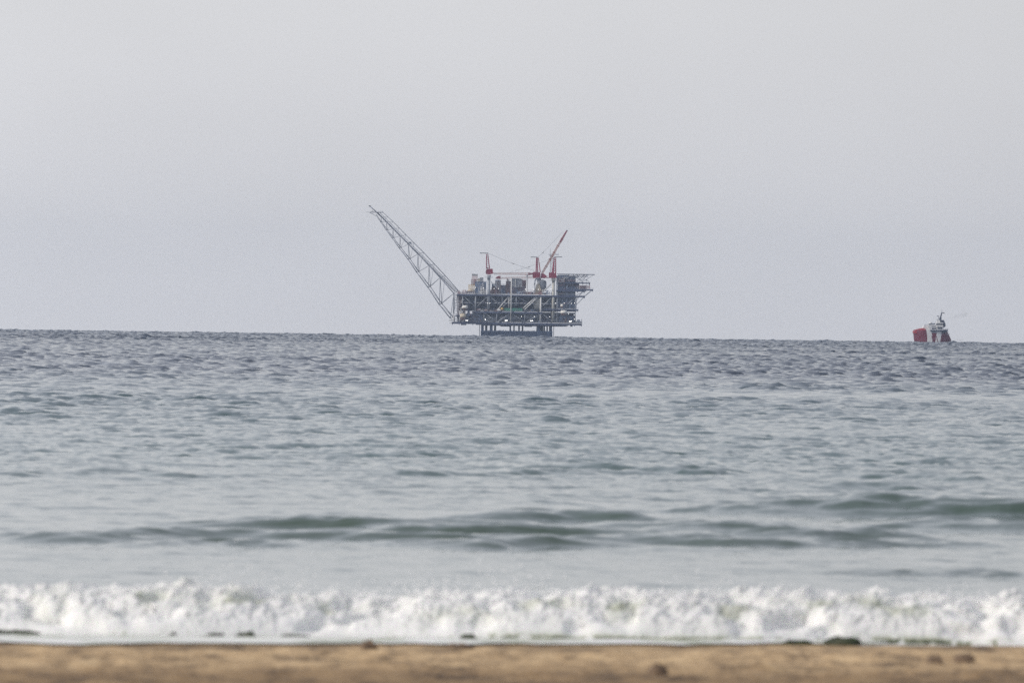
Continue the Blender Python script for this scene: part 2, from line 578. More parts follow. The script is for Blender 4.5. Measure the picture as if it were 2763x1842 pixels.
def build_breaker():
    xd = np.linspace(-8.6, 8.6, 860)
    xs_ = 8.6 * (300 / 8.6) ** np.linspace(0, 1, 60)[1:]
    xs = np.concatenate([-xs_[::-1], xd, xs_])
    # cross profile: (y offset from the toe, height), toe first
    prof = np.array([(-0.15, -0.12), (0.0, 0.02), (0.10, 0.16), (0.25, 0.30), (0.5, 0.42), (0.85, 0.55), (1.2, 0.625), (1.6, 0.64),
                     (2.2, 0.58), (3.2, 0.42), (4.6, 0.22), (6.2, 0.07), (7.6, -0.04), (9.0, -0.2)])
    prof[:, 1] *= 0.80
    s = np.linspace(0, 1, 230) ** 1.25
    seg = np.concatenate([[0], np.cumsum(np.hypot(*np.diff(prof, axis=0).T))])
    seg /= seg[-1]
    py, pz = np.interp(s, seg, prof[:, 0]), np.interp(s, seg, prof[:, 1])
    Xg, Sy = np.meshgrid(xs, py)
    _, Sz = np.meshgrid(xs, pz)
    big = noise_tile(256, 48, 3, 30, 1.0, 31)
    mid = noise_tile(512, 24, 0.35, 3.0, 1.15, 32)
    fin = noise_tile(1024, 16, 0.06, 0.5, 0.9, 33)
    plume = sample(mid, Xg * 1.3 + 2, Xg * 0 + 6, 24)
    tall = 1 + 0.13 * sample(big, Xg, Xg * 0, 48)
    toe = 140.7 + 0.08 * Xg + 0.22 * sample(big, Xg + 7, Xg * 0 + 11, 48)
    arc = np.cumsum(np.hypot(np.diff(Sy, axis=0, prepend=Sy[:1]), np.diff(Sz, axis=0, prepend=Sz[:1])), axis=0)
    n1 = sample(mid, Xg, arc, 24)
    n2 = sample(fin, Xg, arc, 16)
    n3 = sample(fin, Xg * 1.0 + 5, arc * 0.35 + 3, 16)          # runs of foam falling down the face
    billow = 0.022 * (1.0 - np.abs(n1)) + 0.005 * (1 - np.abs(n2)) + 0.034 * n1 + 0.004 * n3
    ny = np.gradient(Sz, axis=0)
    nz_ = -np.gradient(Sy, axis=0)
    ln = np.hypot(ny, nz_) + 1e-9
    ny, nz_ = -ny / ln, -nz_ / ln                     # outward: up and towards the beach
    env = sstep(-0.1, 0.35, Sy) * (1 - 0.75 * sstep(2.4, 5.5, Sy))
    X = Xg + 0.03 * env * n2
    Y = toe + Sy + ny * billow * env * 1.3
    crest = np.exp(-((Sy - 1.3) / 0.7) ** 2)
    Z = Sz * tall + np.abs(nz_) * billow * env * 1.2 + crest * (0.04 * np.maximum(0, n1 * .5 + n2) + 0.030 * np.maximum(0, plume))
    # foam cover
    m1 = sample(noise_tile(512, 30, 0.5, 4.0, 1.0, 41), Xg, arc * 0.9, 30)
    m2 = sample(noise_tile(512, 16, 0.1, 0.7, 0.9, 42), Xg, arc, 16)
    foam = 0.93 + 0.06 * m2 + 0.03 * n3
    window = np.exp(-((Sz - 0.38) / 0.12) ** 2) * (Sy < 1.6)           # glassy green windows below the lip
    foam -= window * 0.55 * sstep(0.1, 1.5, m1 + 0.45 * m2)
    foam -= 0.95 * np.exp(-((Sz - 0.03) / 0.06) ** 2) * (Sy < 0.6) * sstep(0.35, 1.1, sample(big, Xg * 1.9, Xg * 0 + 31, 48) + 0.9 * m2 + 0.25)
    back = sstep(1.9, 3.4, Sy + 0.55 * m1 + 0.3 * m2)
    foam -= back * 0.9 * sstep(-0.5, 0.4, 0.4 - m1 + 0.3 * m2 + 0.25 * (Sy - 3))
    foam = np.clip(foam, 0, 1)
    o = grid_obj('breaking_wave', X, Y, Z, FOAM)
    a = o.data.attributes.new('foam', 'FLOAT', 'POINT')
    a.data.foreach_set('value', foam.astype(np.float32).ravel())
    tag(o, 'low wave breaking into white foam along the beach', 'surf', kind='stuff')

    # drops and shreds thrown up along the lip
    g = np.random.default_rng(77)
    N = 5200
    xs2 = g.uniform(-9, 9, N)
    lift = g.exponential(0.055, N) * (0.6 + 0.5 * sample(big, xs2 * 2.3, xs2 * 0 + 5, 48)).clip(0.1, 2)
    top_z = 0.80 * 0.64 * (1 + 0.10 * sample(big, xs2, xs2 * 0, 48)) + 0.05
    cy = 140.7 + 0.08 * xs2 + 0.22 * sample(big, xs2 + 7, xs2 * 0 + 11, 48) + g.uniform(0.5, 1.7, N)
    r = g.uniform(0.004, 0.016, N)
    octa = np.array([(1, 0, 0), (-1, 0, 0), (0, 1, 0), (0, -1, 0), (0, 0, 1), (0, 0, -1)], float)
    fidx = np.array([(0, 2, 4), (2, 1, 4), (1, 3, 4), (3, 0, 4), (2, 0, 5), (1, 2, 5), (3, 1, 5), (0, 3, 5)])
    cc = np.stack([xs2, cy, top_z + lift - 0.03], 1)
    V = (cc[:, None, :] + octa[None] * r[:, None, None] * g.uniform(.6, 1.6, (N, 1, 3))).reshape(-1, 3)
    Fc = (fidx[None] + (np.arange(N) * 6)[:, None, None]).reshape(-1, 3)
    sp_ = mesh_obj('spray', V.tolist(), Fc.tolist(), FOAM)
    a = sp_.data.attributes.new('foam', 'FLOAT', 'POINT')
    a.data.foreach_set('value', np.ones(len(V), np.float32))
    tag(sp_, 'white drops thrown up along the lip of the breaking wave', 'spray', kind='stuff')

    # thin sheet of spent foam sliding up the sand, widest at the left
    ws = np.linspace(0, 1, 26)
    Xs, W = np.meshgrid(xs, ws)
    width = np.clip(1.9 - 0.36 * Xs, -0.35, 7.0)
    width = width * (1 + 0.12 * sample(big, Xs * 1.5 + 3, Xs * 0, 48))
    y1 = 140.7 + 0.08 * Xs + 0.22 * sample(big, Xs + 7, Xs * 0 + 11, 48) + 0.6
    Yw = y1 - 0.6 - width + W * (width + 0.6) + (0.16 * sample(mid, Xs, W * 0.3, 24) + 0.25 * sample(big, Xs * 3, W * 0.3, 48)) * (1 - W)
    Zw = np.maximum(beach_z(Xs, Yw), 0.0) + 0.022 + 0.02 * np.sin(np.pi * np.clip(W, 0, 1)) + 0.03 * (1 - W) * W
    o = grid_obj('swash', Xs, Yw, Zw, FOAM)
    f = 0.60 + 0.16 * sample(mid, Xs, Yw * 0.7, 24)
    a = o.data.attributes.new('foam', 'FLOAT', 'POINT')
    a.data.foreach_set('value', np.clip(f, 0.3, 1).astype(np.float32).ravel())
    tag(o, 'thin sheet of pale spent foam sliding up the sand', 'foam', kind='stuff')


build_breaker()


# ---------------------------------------------------------------- haze
def build_haze():
    x0, x1, y0, y1, z0, z1 = -9000, 9000, -400, 15300, -60, 132
    v = [(x, y, z) for z in (z0, z1) for y in (y0, y1) for x in (x0, x1)]
    f = [(0, 2, 3, 1), (4, 5, 7, 6), (0, 1, 5, 4), (2, 6, 7, 3), (0, 4, 6, 2), (1, 3, 7, 5)]
    m = bpy.data.materials.new('sea_haze')
    m.use_nodes = True
    n, l = m.node_tree.nodes, m.node_tree.links
    n.clear()
    out = n.new('ShaderNodeOutputMaterial')
    pv = n.new('ShaderNodeVolumePrincipled')
    pv.inputs['Color'].default_value = (0.70, 0.82, 1.0, 1)
    pv.inputs['Density'].default_value = 2.5e-5
    pv.inputs['Anisotropy'].default_value = 0.2
    l.new(pv.outputs[0], out.inputs['Volume'])
    o = mesh_obj('haze', v, f, m)
    tag(o, 'thin pale blue haze over the sea', 'haze', kind='stuff')


build_haze()


# ---------------------------------------------------------------- builders for steelwork
class MB:
    """collects boxes, bars, tubes and plates; build() links them as ONE mesh object"""

    def __init__(self):
        self.v, self.f = [], []

    def add(self, vs, fs):
        o = len(self.v)
        self.v += [tuple(v) for v in vs]
        self.f += [tuple(i + o for i in f) for f in fs]
        return self

    def box(self, a, b):
        (x0, y0, z0), (x1, y1, z1) = a, b
        x0, x1 = sorted((x0, x1)); y0, y1 = sorted((y0, y1)); z0, z1 = sorted((z0, z1))
        v = [(x, y, z) for z in (z0, z1) for y in (y0, y1) for x in (x0, x1)]
        return self.add(v, [(0, 2, 3, 1), (4, 5, 7, 6), (0, 1, 5, 4), (2, 6, 7, 3), (0, 4, 6, 2), (1, 3, 7, 5)])

    def tube(self, p, q, r, r2=None, n=8):
        p, q = Vector(p), Vector(q)
        r2 = r if r2 is None else r2
        d = (q - p)
        if d.length < 1e-6:
            return self
        d.normalize()
        a = d.cross(Vector((0, 0, 1)))
        if a.length < 1e-3:
            a = Vector((1, 0, 0))
        a.normalize()
        b = d.cross(a)
        vs = []
        for c_, rr in ((p, r), (q, r2)):
            for i in range(n):
                t = 2 * math.pi * i / n
                vs.append(c_ + a * math.cos(t) * rr + b * math.sin(t) * rr)
        fs = [(i, (i + 1) % n, n + (i + 1) % n, n + i) for i in range(n)]
        fs += [tuple(range(n))[::-1], tuple(range(n, 2 * n))]
        return self.add(vs, fs)

    def lathe(self, c, prof, n=16, sx=1.0, sy=1.0):
        """prof: list of (radius, z)"""
        vs = []
        for r, z in prof:
            for i in range(n):
                t = 2 * math.pi * i / n
                vs.append((c[0] + math.cos(t) * r * sx, c[1] + math.sin(t) * r * sy, c[2] + z))
        fs = []
        for k in range(len(prof) - 1):
            for i in range(n):
                j = (i + 1) % n
                fs.append((k * n + i, k * n + j, (k + 1) * n + j, (k + 1) * n + i))
        fs += [tuple(range(n))[::-1], tuple(range((len(prof) - 1) * n, len(prof) * n))]
        return self.add(vs, fs)

    def extrude(self, pts, y0, y1):
        """pts: outline in the x-z plane"""
        n = len(pts)
        vs = [(x, y0, z) for x, z in pts] + [(x, y1, z) for x, z in pts]
        fs = [tuple(range(n)), tuple(range(n, 2 * n))[::-1]]
        fs += [(i, i + n, (i + 1) % n + n, (i + 1) % n) for i in range(n)]
        return self.add(vs, fs)

    def rail(self, p, q, h=1.1, r=0.05, step=2.0):
        p, q = Vector(p), Vector(q)
        n = max(1, int((q - p).length / step))
        up = Vector((0, 0, h))
        for i in range(n + 1):
            a = p.lerp(q, i / n)
            self.tube(a, a + up, r, n=4)
        self.tube(p + up, q + up, r, n=4)
        self.tube(p + up * 0.5, q + up * 0.5, r * 0.8, n=4)
        return self

    def truss(self, p, q, w, r, n, side=(0, 1, 0), w2=None, up=None):
        """square lattice girder from p to q"""
        p, q = Vector(p), Vector(q)
        d = (q - p).normalized()
        s = Vector(side).normalized()
        u = d.cross(s).normalized()
        w2 = w if w2 is None else w2
        ring = []
        for i in range(n + 1):
            t = i / n
            c = p.lerp(q, t)
            ww = (w + (w2 - w) * t) / 2
            ring.append([c + s * ww * a + u * ww * b for a, b in ((-1, -1), (1, -1), (1, 1), (-1, 1))])
        for k in range(4):
            self.tube(ring[0][k], ring[-1][k], r, n=5)
        for i in range(n):
            for k in range(4):
                j = (k + 1) % 4
                if i % 2:
                    self.tube(ring[i][k], ring[i + 1][j], r * 0.6, n=4)
                else:
                    self.tube(ring[i][j], ring[i + 1][k], r * 0.6, n=4)
                self.tube(ring[i][k], ring[i][j], r * 0.6, n=4)
        return self

    def build_each(self, name, mat, parent=None, smooth=False):
        """every connected piece becomes an object of its own"""
        root = list(range(len(self.v)))

        def find(i):
            while root[i] != i:
                root[i] = root[root[i]]
                i = root[i]
            return i
        for f in self.f:
            a = find(f[0])
            for k in f[1:]:
                root[find(k)] = a
        groups = {}
        for f in self.f:
            groups.setdefault(find(f[0]), []).append(f)
        out = []
        for fs in groups.values():
            ids = sorted({i for f in fs for i in f})
            mp_ = {i: k for k, i in enumerate(ids)}
            out.append(mesh_obj(name, [self.v[i] for i in ids], [tuple(mp_[i] for i in f) for f in fs], mat, parent, smooth))
        return out

    def build(self, name, mat, parent=None, smooth=False):
        o = mesh_obj(name, self.v, self.f, mat, parent)
        if smooth:
            o.data.polygons.foreach_set('use_smooth', [True] * len(o.data.polygons))
        return o


M = {
    'steel': paint('grey_steel', (0.42, 0.45, 0.50)),
    'pale': paint('pale_steel', (0.80, 0.80, 0.79), var=0.1),
    'boom': paint('boom_steel', (0.22, 0.24, 0.30), var=0.2),
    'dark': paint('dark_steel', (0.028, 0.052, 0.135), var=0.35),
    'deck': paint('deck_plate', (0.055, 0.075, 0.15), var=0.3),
    'rust': paint('rusty_steel', (0.21, 0.12, 0.11), var=0.45),
    'blue': paint('blue_grey_cladding', (0.20, 0.26, 0.38), var=0.25),
    'grey': paint('grey_cladding', (0.33, 0.35, 0.39), var=0.2),
    'tank': paint('cream_tank', (0.58, 0.57, 0.52), var=0.12),
    'beige': paint('beige_tarp', (0.66, 0.58, 0.44), var=0.15),
    'green': paint('green_panel', (0.05, 0.30, 0.20), var=0.2),
    'red': paint('crane_red', (0.30, 0.018, 0.055), var=0.25),
    'orange': paint('boom_orange', (0.40, 0.14, 0.09), var=0.3),
    'yellow': paint('handrail_yellow', (0.62, 0.42, 0.12), var=0.25),
    'white': paint('white_paint', (0.92, 0.90, 0.85), var=0.06),
    'black': paint('black_steel', (0.02, 0.022, 0.032), var=0.3),
    'jacket': paint('jacket_steel', (0.05, 0.085, 0.17), var=0.25),
    'mauve': paint('mauve_grey_cladding', (0.27, 0.22, 0.25), var=0.35),
    'pink': paint('faded_red_steel', (0.34, 0.20, 0.21), var=0.3),
}


def lamp_material(strength):
    m, n, l, b = principled('lit_lamp')
    b.inputs['Base Color'].default_value = (1, 1, 1, 1)
    b.inputs['Emission Color'].default_value = (1.0, 0.98, 0.94, 1)
    b.inputs['Emission Strength'].default_value = strength
    return m


LAMP = lamp_material(2.2)

# ---------------------------------------------------------------- platform
PD = 10000.0
PK = PD / F_PX / 3.459                     # metres per surveyed unit
P_ORG = at(1300, 907.7, PD)
cR, sR = math.cos(0.0137), math.sin(0.0137)


def p(X, Y, dep=0.0):
    dx, dy = X - 1176, Y - 1341
    return (PK * (dx * cR + dy * sR), dep, -PK * (-dx * sR + dy * cR))


plat = empty('offshore_platform', P_ORG)
tag(plat, 'large gas platform on dark legs out at sea with a long slanting flare boom', 'platform')
DEP = 46.0                                  # depth of the decks


def xz(X, Y):
    a = p(X, Y)
    return a[0], a[2]


def slab(X0, X1, Y, th, y0=0.0, y1=DEP, mat='deck', name='deck'):
    """level deck whose top edge runs through survey row Y at its middle"""
    Xm = (X0 + X1) / 2
    z = p(Xm, Y)[2]
    xa, xb = p(X0, Y)[0], p(X1, Y)[0]
    b = MB().box((xa, y0, z - th), (xb, y1, z))
    # edge beams and cross girders below
    b.box((xa + .2, y0 - 0.25, z - th - 0.5), (xb - .2, y0 - 0.003, z - 0.05))
    n = int((xb - xa) / 6)
    for i in range(n + 1):
        x = xa + 0.5 + (xb - xa - 1) * i / max(n, 1)
        b.box((x - .25, y0 + .3, z - th - 1.3), (x + .25, y1 - .3, z - th + 0.003))
    return b.build(name, M[mat], plat), z


# --- jacket: legs, conductors, landing frame
def vert(X, Y0, Y1, r, dep, mat, name, n=10, parent=None, top_r=None):
    a, b_ = p(X, Y0, dep), p(X, Y1, dep)
    return MB().tube((a[0], dep, a[2]), (a[0], dep, b_[2]), r, top_r, n=n).build(name, M[mat], parent or plat, True)


for X, w, dep in ((1180, 25, 4), (1262, 28, 4), (1298, 20, 24), (1440, 14, 6), (1522, 15, 6), (1705, 30, 4), (1822, 18, 4), (1215, 22, 40),
                  (1475, 13, 40), (1555, 15, 40), (1730, 26, 40), (1785, 14, 40)):
    vert(X, 1385, 1215, w * PK / 2, dep, 'jacket', 'jacket_leg')
for X in (1692, 1716, 1742, 1758, 1810):
    vert(X, 1385, 1235, 0.7, 20, 'jacket', 'conductor_pipe')
for X in (1153, 1846):
    vert(X, 1385, 1235, 0.28, 8, 'steel', 'caisson')
b = MB()
z0, z1 = p(1500, 1385)[2], p(1500, 1291)[2]
xa, xb = p(1170, 1300)[0], p(1832, 1300)[0]
b.box((xa, 2, z1 - 1.2), (xb, 3.0, z1))
MB().box((xa, 42, z1 - 3.4), (xb, 43.0, z1)).build('boat_landing', M['jacket'], plat)
n = 64
for i in range(n + 1):
    x = xa + (xb - xa) * i / n
    b.box((x - .38, 2.2, z0), (x + .38, 2.9, z1 + random.uniform(0.1, 0.9)))
b.build('boat_landing', M['jacket'], plat)
b = MB()
for i in range(9):
    x = xa + (xb - xa) * i / 8
    b.box((x - .4, 3.4, z1 - 3.5), (x + .4, 41.8, z1 - 2.7))
b.box((xa + 1, 20, z0), (xb - 1, 20.6, z1 - 0.4))
for i in range(8):
    a0 = xa + (xb - xa) * i / 8
    a1 = xa + (xb - xa) * (i + 1) / 8
    b.tube((a0, 4, z0), (a1, 4, z1), 0.4)
    b.tube((a1, 4, z0), (a0, 4, z1), 0.4)
b.build('jacket_bracing', M['jacket'], plat)

# --- decks
d0, zc = slab(895, 2112, 1213, 1.2, name='cellar_deck')
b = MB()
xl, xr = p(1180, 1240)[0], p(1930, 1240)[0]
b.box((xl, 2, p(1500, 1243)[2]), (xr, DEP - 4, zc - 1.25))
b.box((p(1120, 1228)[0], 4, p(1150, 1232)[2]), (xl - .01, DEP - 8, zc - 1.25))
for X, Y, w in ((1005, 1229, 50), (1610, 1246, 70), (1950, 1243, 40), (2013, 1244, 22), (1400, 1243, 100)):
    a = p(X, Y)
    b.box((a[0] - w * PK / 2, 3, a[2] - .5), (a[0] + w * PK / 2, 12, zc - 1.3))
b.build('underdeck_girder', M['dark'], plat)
d1, zm = slab(1085, 1745, 1110, 1.0, name='mezzanine_deck')
d1b, zmr = slab(1746, 2078, 1085, 0.8, name='mezzanine_deck')
slab(930, 1084, 1140, 0.6, y1=30, name='mezzanine_deck')
slab(960, 1870, 1030, 0.5, y0=6, y1=DEP, name='mezzanine_deck', mat='deck')
d2, zt = slab(945, 2140, 953, 0.9, name='main_deck')
slab(1870, 2140, 910, 0.7, name='upper_deck')
slab(1890, 2216, 898, 0.8, y1=30, name='upper_deck')
slab(1935, 2186, 837, 0.6, y1=30, name='upper_deck')

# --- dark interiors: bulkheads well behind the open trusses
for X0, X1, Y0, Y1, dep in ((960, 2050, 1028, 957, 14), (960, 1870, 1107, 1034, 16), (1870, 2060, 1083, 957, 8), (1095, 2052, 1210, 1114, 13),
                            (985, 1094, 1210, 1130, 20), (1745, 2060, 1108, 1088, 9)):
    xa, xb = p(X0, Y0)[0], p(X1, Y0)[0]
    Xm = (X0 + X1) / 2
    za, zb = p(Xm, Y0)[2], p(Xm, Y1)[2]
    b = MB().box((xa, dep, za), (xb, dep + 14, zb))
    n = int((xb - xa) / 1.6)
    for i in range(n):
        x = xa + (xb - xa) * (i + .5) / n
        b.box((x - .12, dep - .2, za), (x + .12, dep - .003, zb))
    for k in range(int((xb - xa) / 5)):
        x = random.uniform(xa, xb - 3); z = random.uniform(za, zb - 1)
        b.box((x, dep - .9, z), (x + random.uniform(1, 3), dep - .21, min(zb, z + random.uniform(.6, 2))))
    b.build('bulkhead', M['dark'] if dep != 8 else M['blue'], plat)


# --- random equipment standing on the decks in the bays
def clutter(X0, X1, Yfloor, hmax, y0, y1, seed, mats, density=1.0, name='machinery'):
    r_ = random.Random(seed)
    xa, xb = p(X0, Yfloor)[0], p(X1, Yfloor)[0]
    zf = p((X0 + X1) / 2, Yfloor)[2] + 0.003
    n = max(2, int((xb - xa) * 0.75 * density))
    for i in range(n):
        b = MB()
        x, y = r_.uniform(xa, xb), r_.uniform(y0, y1)
        k, h = r_.random(), r_.uniform(.3, 1) * hmax
        if k < .3:
            w = r_.uniform(.6, 2.6)
            nm = 'equipment_box'
            b.box((x - w / 2, y - .8, zf), (x + w / 2, y + .8, zf + h * .8))
            b.box((x - w / 2 - .1, y - .9, zf + h * .8 + .003), (x + w / 2 + .1, y + .9, zf + h * .8 + .15))
            b.tube((x + w * .2, y, zf + h * .8 + .15), (x + w * .2, y, zf + h), .12, n=6)
        elif k < .5:
            nm = 'riser_pipe'
            rr = r_.uniform(.15, .45)
            b.tube((x, y, zf), (x, y, zf + h), rr, n=8)
            b.tube((x, y, zf + h * .6), (x, y, zf + h * .6 + .25), rr * 1.5, n=8)
        elif k < .78:
            nm = 'pipe_run'
            L_ = r_.uniform(2, 8)
            z = zf + h
            b.tube((x - L_ / 2, y, z), (x + L_ / 2, y, z), r_.uniform(.12, .32), n=7)
            b.tube((x - L_ / 2, y, zf), (x - L_ / 2, y, z), .14, n=6)
            b.tube((x + L_ / 2, y, zf), (x + L_ / 2, y, z), .14, n=6)
        elif k < .9:
            nm = 'access_walkway'
            b.rail((x - 2, y, zf + h * .4), (x + 2, y, zf + h * .4), r=.06)
            b.box((x - 2, y - .5, zf + h * .4 - .15), (x + 2, y + .5, zf + h * .4))
            b.tube((x - 1.8, y, zf), (x - 1.8, y, zf + h * .4), .12, n=5)
            b.tube((x + 1.8, y, zf), (x + 1.8, y, zf + h * .4), .12, n=5)
        else:
            nm = 'separator_drum'
            rr = r_.uniform(.5, 1.1)
            b.tube((x - 1.5, y, zf + rr + .2), (x + 1.5, y, zf + rr + .2), rr, n=12)
            b.box((x - 1.1, y - rr * .6, zf), (x - .8, y + rr * .6, zf + rr))
            b.box((x + .8, y - rr * .6, zf), (x + 1.1, y + rr * .6, zf + rr))
        b.build(nm, M[mats[i % len(mats)]], plat)


bays = [(965, 1110, 1030, 5), (1130, 1225, 1030, 5), (1255, 1360, 1030, 5), (1375, 1440, 1030, 5), (1455, 1590, 1030, 5), (1600, 1660, 1030, 4),
        (1745, 1830, 1085, 9), (960, 1110, 1138, 9), (1130, 1225, 1108, 5), (1255, 1380, 1108, 5), (1460, 1560, 1108, 3), (1570, 1660, 1108, 3),
        (1100, 1310, 1212, 6), (1325, 1445, 1212, 6), (1450, 1575, 1212, 6), (1585, 1725, 1212, 6), (1735, 1830, 1212, 6), (1860, 2045, 1212, 8),
        (1870, 2050, 1083, 9)]
for i, (a0, a1, yf, h) in enumerate(bays):
    clutter(a0, a1, yf, h, 4, 12, 100 + i, ('blue', 'rust', 'dark') if i % 2 else ('blue', 'deck', 'dark', 'rust'), 0.7)
clutter(1130, 1370, 1106, 2.2, 0.8, 3, 77, ('pink', 'rust', 'pale'), 1.0)

# --- front truss members: (x0,y0,x1,y1,width,material)
MEMB = [(998, 957, 998, 1050, 9, 'steel'), (1118, 957, 1118, 1095, 13, 'steel'), (1367, 960, 1367, 1025, 7, 'steel'),
        (1498, 962, 1498, 1055, 12, 'steel'), (1727, 965, 1727, 1205, 17, 'pale'), (1430, 968, 1430, 1078, 8, 'pale'),
        (1197, 1118, 1197, 1190, 8, 'steel'), (1316, 1100, 1316, 1200, 9, 'steel'), (1578, 1112, 1578, 1205, 9, 'steel'),
        (1883, 790, 1883, 1210, 10, 'steel'), (1972, 850, 1972, 1080, 7, 'blue'), (2050, 965, 2050, 1212, 8, 'steel'),
        (1010, 966, 1112, 1062, 7, 'steel'), (1228, 968, 1132, 1062, 8, 'steel'), (1255, 968, 1352, 1055, 7, 'steel'),
        (1485, 968, 1372, 1062, 7, 'steel'), (1508, 972, 1600, 1020, 6, 'steel'),
        (1442, 950, 1314, 1103, 10, 'pale'), (1692, 962, 1560, 1080, 11, 'pale'), (1822, 852, 1576, 1092, 12, 'pale'),
        (1826, 975, 1742, 1062, 8, 'steel'), (2045, 972, 1960, 1062, 6, 'steel'),
        (1203, 1122, 1318, 1205, 8, 'steel'), (1318, 1205, 1447, 1122, 9, 'steel'), (1447, 1122, 1578, 1205, 8, 'steel'),
        (1585, 1208, 1730, 1125, 8, 'steel'), (1730, 1122, 1838, 1205, 9, 'steel'), (995, 1205, 1052, 1152, 9, 'steel'),
        (1845, 1205, 1892, 1160, 7, 'steel'), (1978, 1130, 2045, 1205, 6, 'blue'), (1262, 830, 1372, 942, 7, 'steel'),
        (2058, 1045, 2140, 962, 6, 'steel'), (2058, 1010, 2085, 970, 4, 'steel'), (1990, 905, 1885, 955, 5, 'rust')]
for (x0, y0, x1, y1, w, mt) in MEMB:
    dep = 0.9 if x0 == x1 else 1.3
    a, b_ = p(x0, y0, dep), p(x1, y1, dep)
    if x0 == x1:
        b_ = (a[0], dep, b_[2])
    MB().tube(a, b_, w * PK / 2, n=8).build('truss_post' if x0 == x1 else 'truss_brace', M[mt], plat, True)
# the tall pale pole that runs through every deck, and the boom rest
vert(1447, 1205, 792, 0.45, -0.6, 'pale', 'support_pole')
b = MB()
a, c = p(1600, 928, 3), p(1600, 768, 3)
b.tube(a, (a[0], 3, c[2]), .42, n=8)
b.tube((a[0] - 1.3, 3, a[2]), (a[0] - .6, 3, c[2]), .18, n=6)
b.box((a[0] - 1.6, 2, c[2] - .3), (a[0] + .8, 4, c[2]))
b.build('boom_rest', M['pale'], plat)
# back face columns and braces, seen between things from the side
b = MB()
for X in range(1000, 2060, 118):
    a, c = p(X, 1212, DEP - 1), p(X, 957, DEP - 1)
    b.tube(a, (a[0], DEP - 1, c[2]), .5)
    a2 = p(X + 110, 1112, DEP - 1)
    b.tube((a[0], DEP - 1, c[2]), a2, .35)
b.build('rear_frame', M['steel'], plat)

# --- green panel and hull-shaped container on the mezzanine
a, c = p(1385, 1104, 1.9), p(1556, 1078, 1.9)
b = MB().box((a[0], 1.9, a[2]), (c[0], 2.3, c[2]))
for i in range(14):
    x = a[0] + (c[0] - a[0]) * (i + .5) / 14
    b.box((x - .08, 1.75, a[2]), (x + .08, 1.897, c[2]))
b.build('wind_wall', M['green'], plat)['label'] = 'green wind wall on the middle deck'
a = p(1366, 1083, 1.5)
MB().lathe((a[0], 1.5, a[2] - 1.3), [(.2, 0), (1.1, .3), (1.4, 1.2), (1.1, 2.2), (.2, 2.6)], 10).build('buoy_tank', M['yellow'], plat, True)['label'] = 'yellow round tank beside the green wall'


def module(X0, X1, Y0, Y1, dep, depth, mat, name, ribs=True, seed=0, cap=None):
    """box module, ribbed and with ledges and a railed roof"""
    Xm = (X0 + X1) / 2
    xa, xb = p(X0, Y0)[0], p(X1, Y0)[0]
    za, zb = p(Xm, Y0)[2], p(Xm, Y1)[2]
    b = MB().box((xa, dep, za), (xb, dep + depth, zb))
    r_ = random.Random(seed + X0)
    if ribs:
        n = max(2, int((xb - xa) / 1.3))
        for i in range(n + 1):
            x = xa + .1 + (xb - xa - .2) * i / n
            b.box((x - .1, dep - .15, za + .02), (x + .1, dep - .003, zb - .02))
        b.box((xa - .15, dep - .25, zb - .35), (xb + .15, dep + depth + .2, zb + .1))
    o = b.build(name, M[mat], plat)
    return o, (xa, xb, za, zb)


def detail(o, box, dep, seed, mats=('rust', 'pale'), n=10):
    xa, xb, za, zb = box
    r_ = random.Random(seed)
    b = MB()
    for i in range(n):
        x = r_.uniform(xa, xb); z = r_.uniform(za, zb)
        if r_.random() < .5:
            b.tube((x, dep - .6, za), (x, dep - .6, z), r_.uniform(.1, .3), n=6)
        else:
            w = r_.uniform(1, (xb - xa) * .6)
            x2 = min(xb, x + w)
            b.tube((x, dep - .8, z), (x2, dep - .8, z), r_.uniform(.1, .25), n=6)
            b.tube((x2, dep - .8, z), (x2, dep - .8, za), .12, n=5)
    b.rail((xa, dep - .5, zb + .1), (xb, dep - .5, zb + .1), r=.06)
    b.build('pipework', M[mats[seed % len(mats)]], o)


# left generator module with five thin exhaust pipes
o, bx = module(1112, 1216, 946, 830, 6, 20, 'blue', 'generator_house', seed=1); detail(o, bx, 6, 1, n=18)
b = MB()
for X in range(1078, 1150, 9):
    a, c = p(X, 862, 9), p(X, 806, 9)
    b.tube(a, (a[0], 9, c[2]), .22, n=5)
for Y in (862, 845, 828, 810):
    a, c = p(1076, Y, 9), p(1150, Y, 9)
    b.box((a[0], 8.8, a[2] - .25), (c[0], 12, a[2] + .1))
b.build('exhaust_frame', M['pink'], plat)
for i, X in enumerate((1086, 1098, 1109, 1120, 1131)):
    a, c = p(X, 862, 7.4), p(X, 773 + i * .5, 7.4)
    b = MB().tube(a, (a[0], 7.4, c[2]), .30, n=8)
    ep = b.build('exhaust_pipe', M['pink'], plat, True)
    MB().tube((a[0], 7.4, c[2] + .003), (a[0], 7.4, c[2] + 1.6), .42, .38, n=8).build('exhaust_cap', M['black'], ep, True)
o, bx = module(1157, 1190, 830, 792, 6, 8, 'grey', 'exhaust_tower', seed=3)
module(1140, 1157, 830, 800, 8, 6, 'beige', 'exhaust_tower', seed=4)
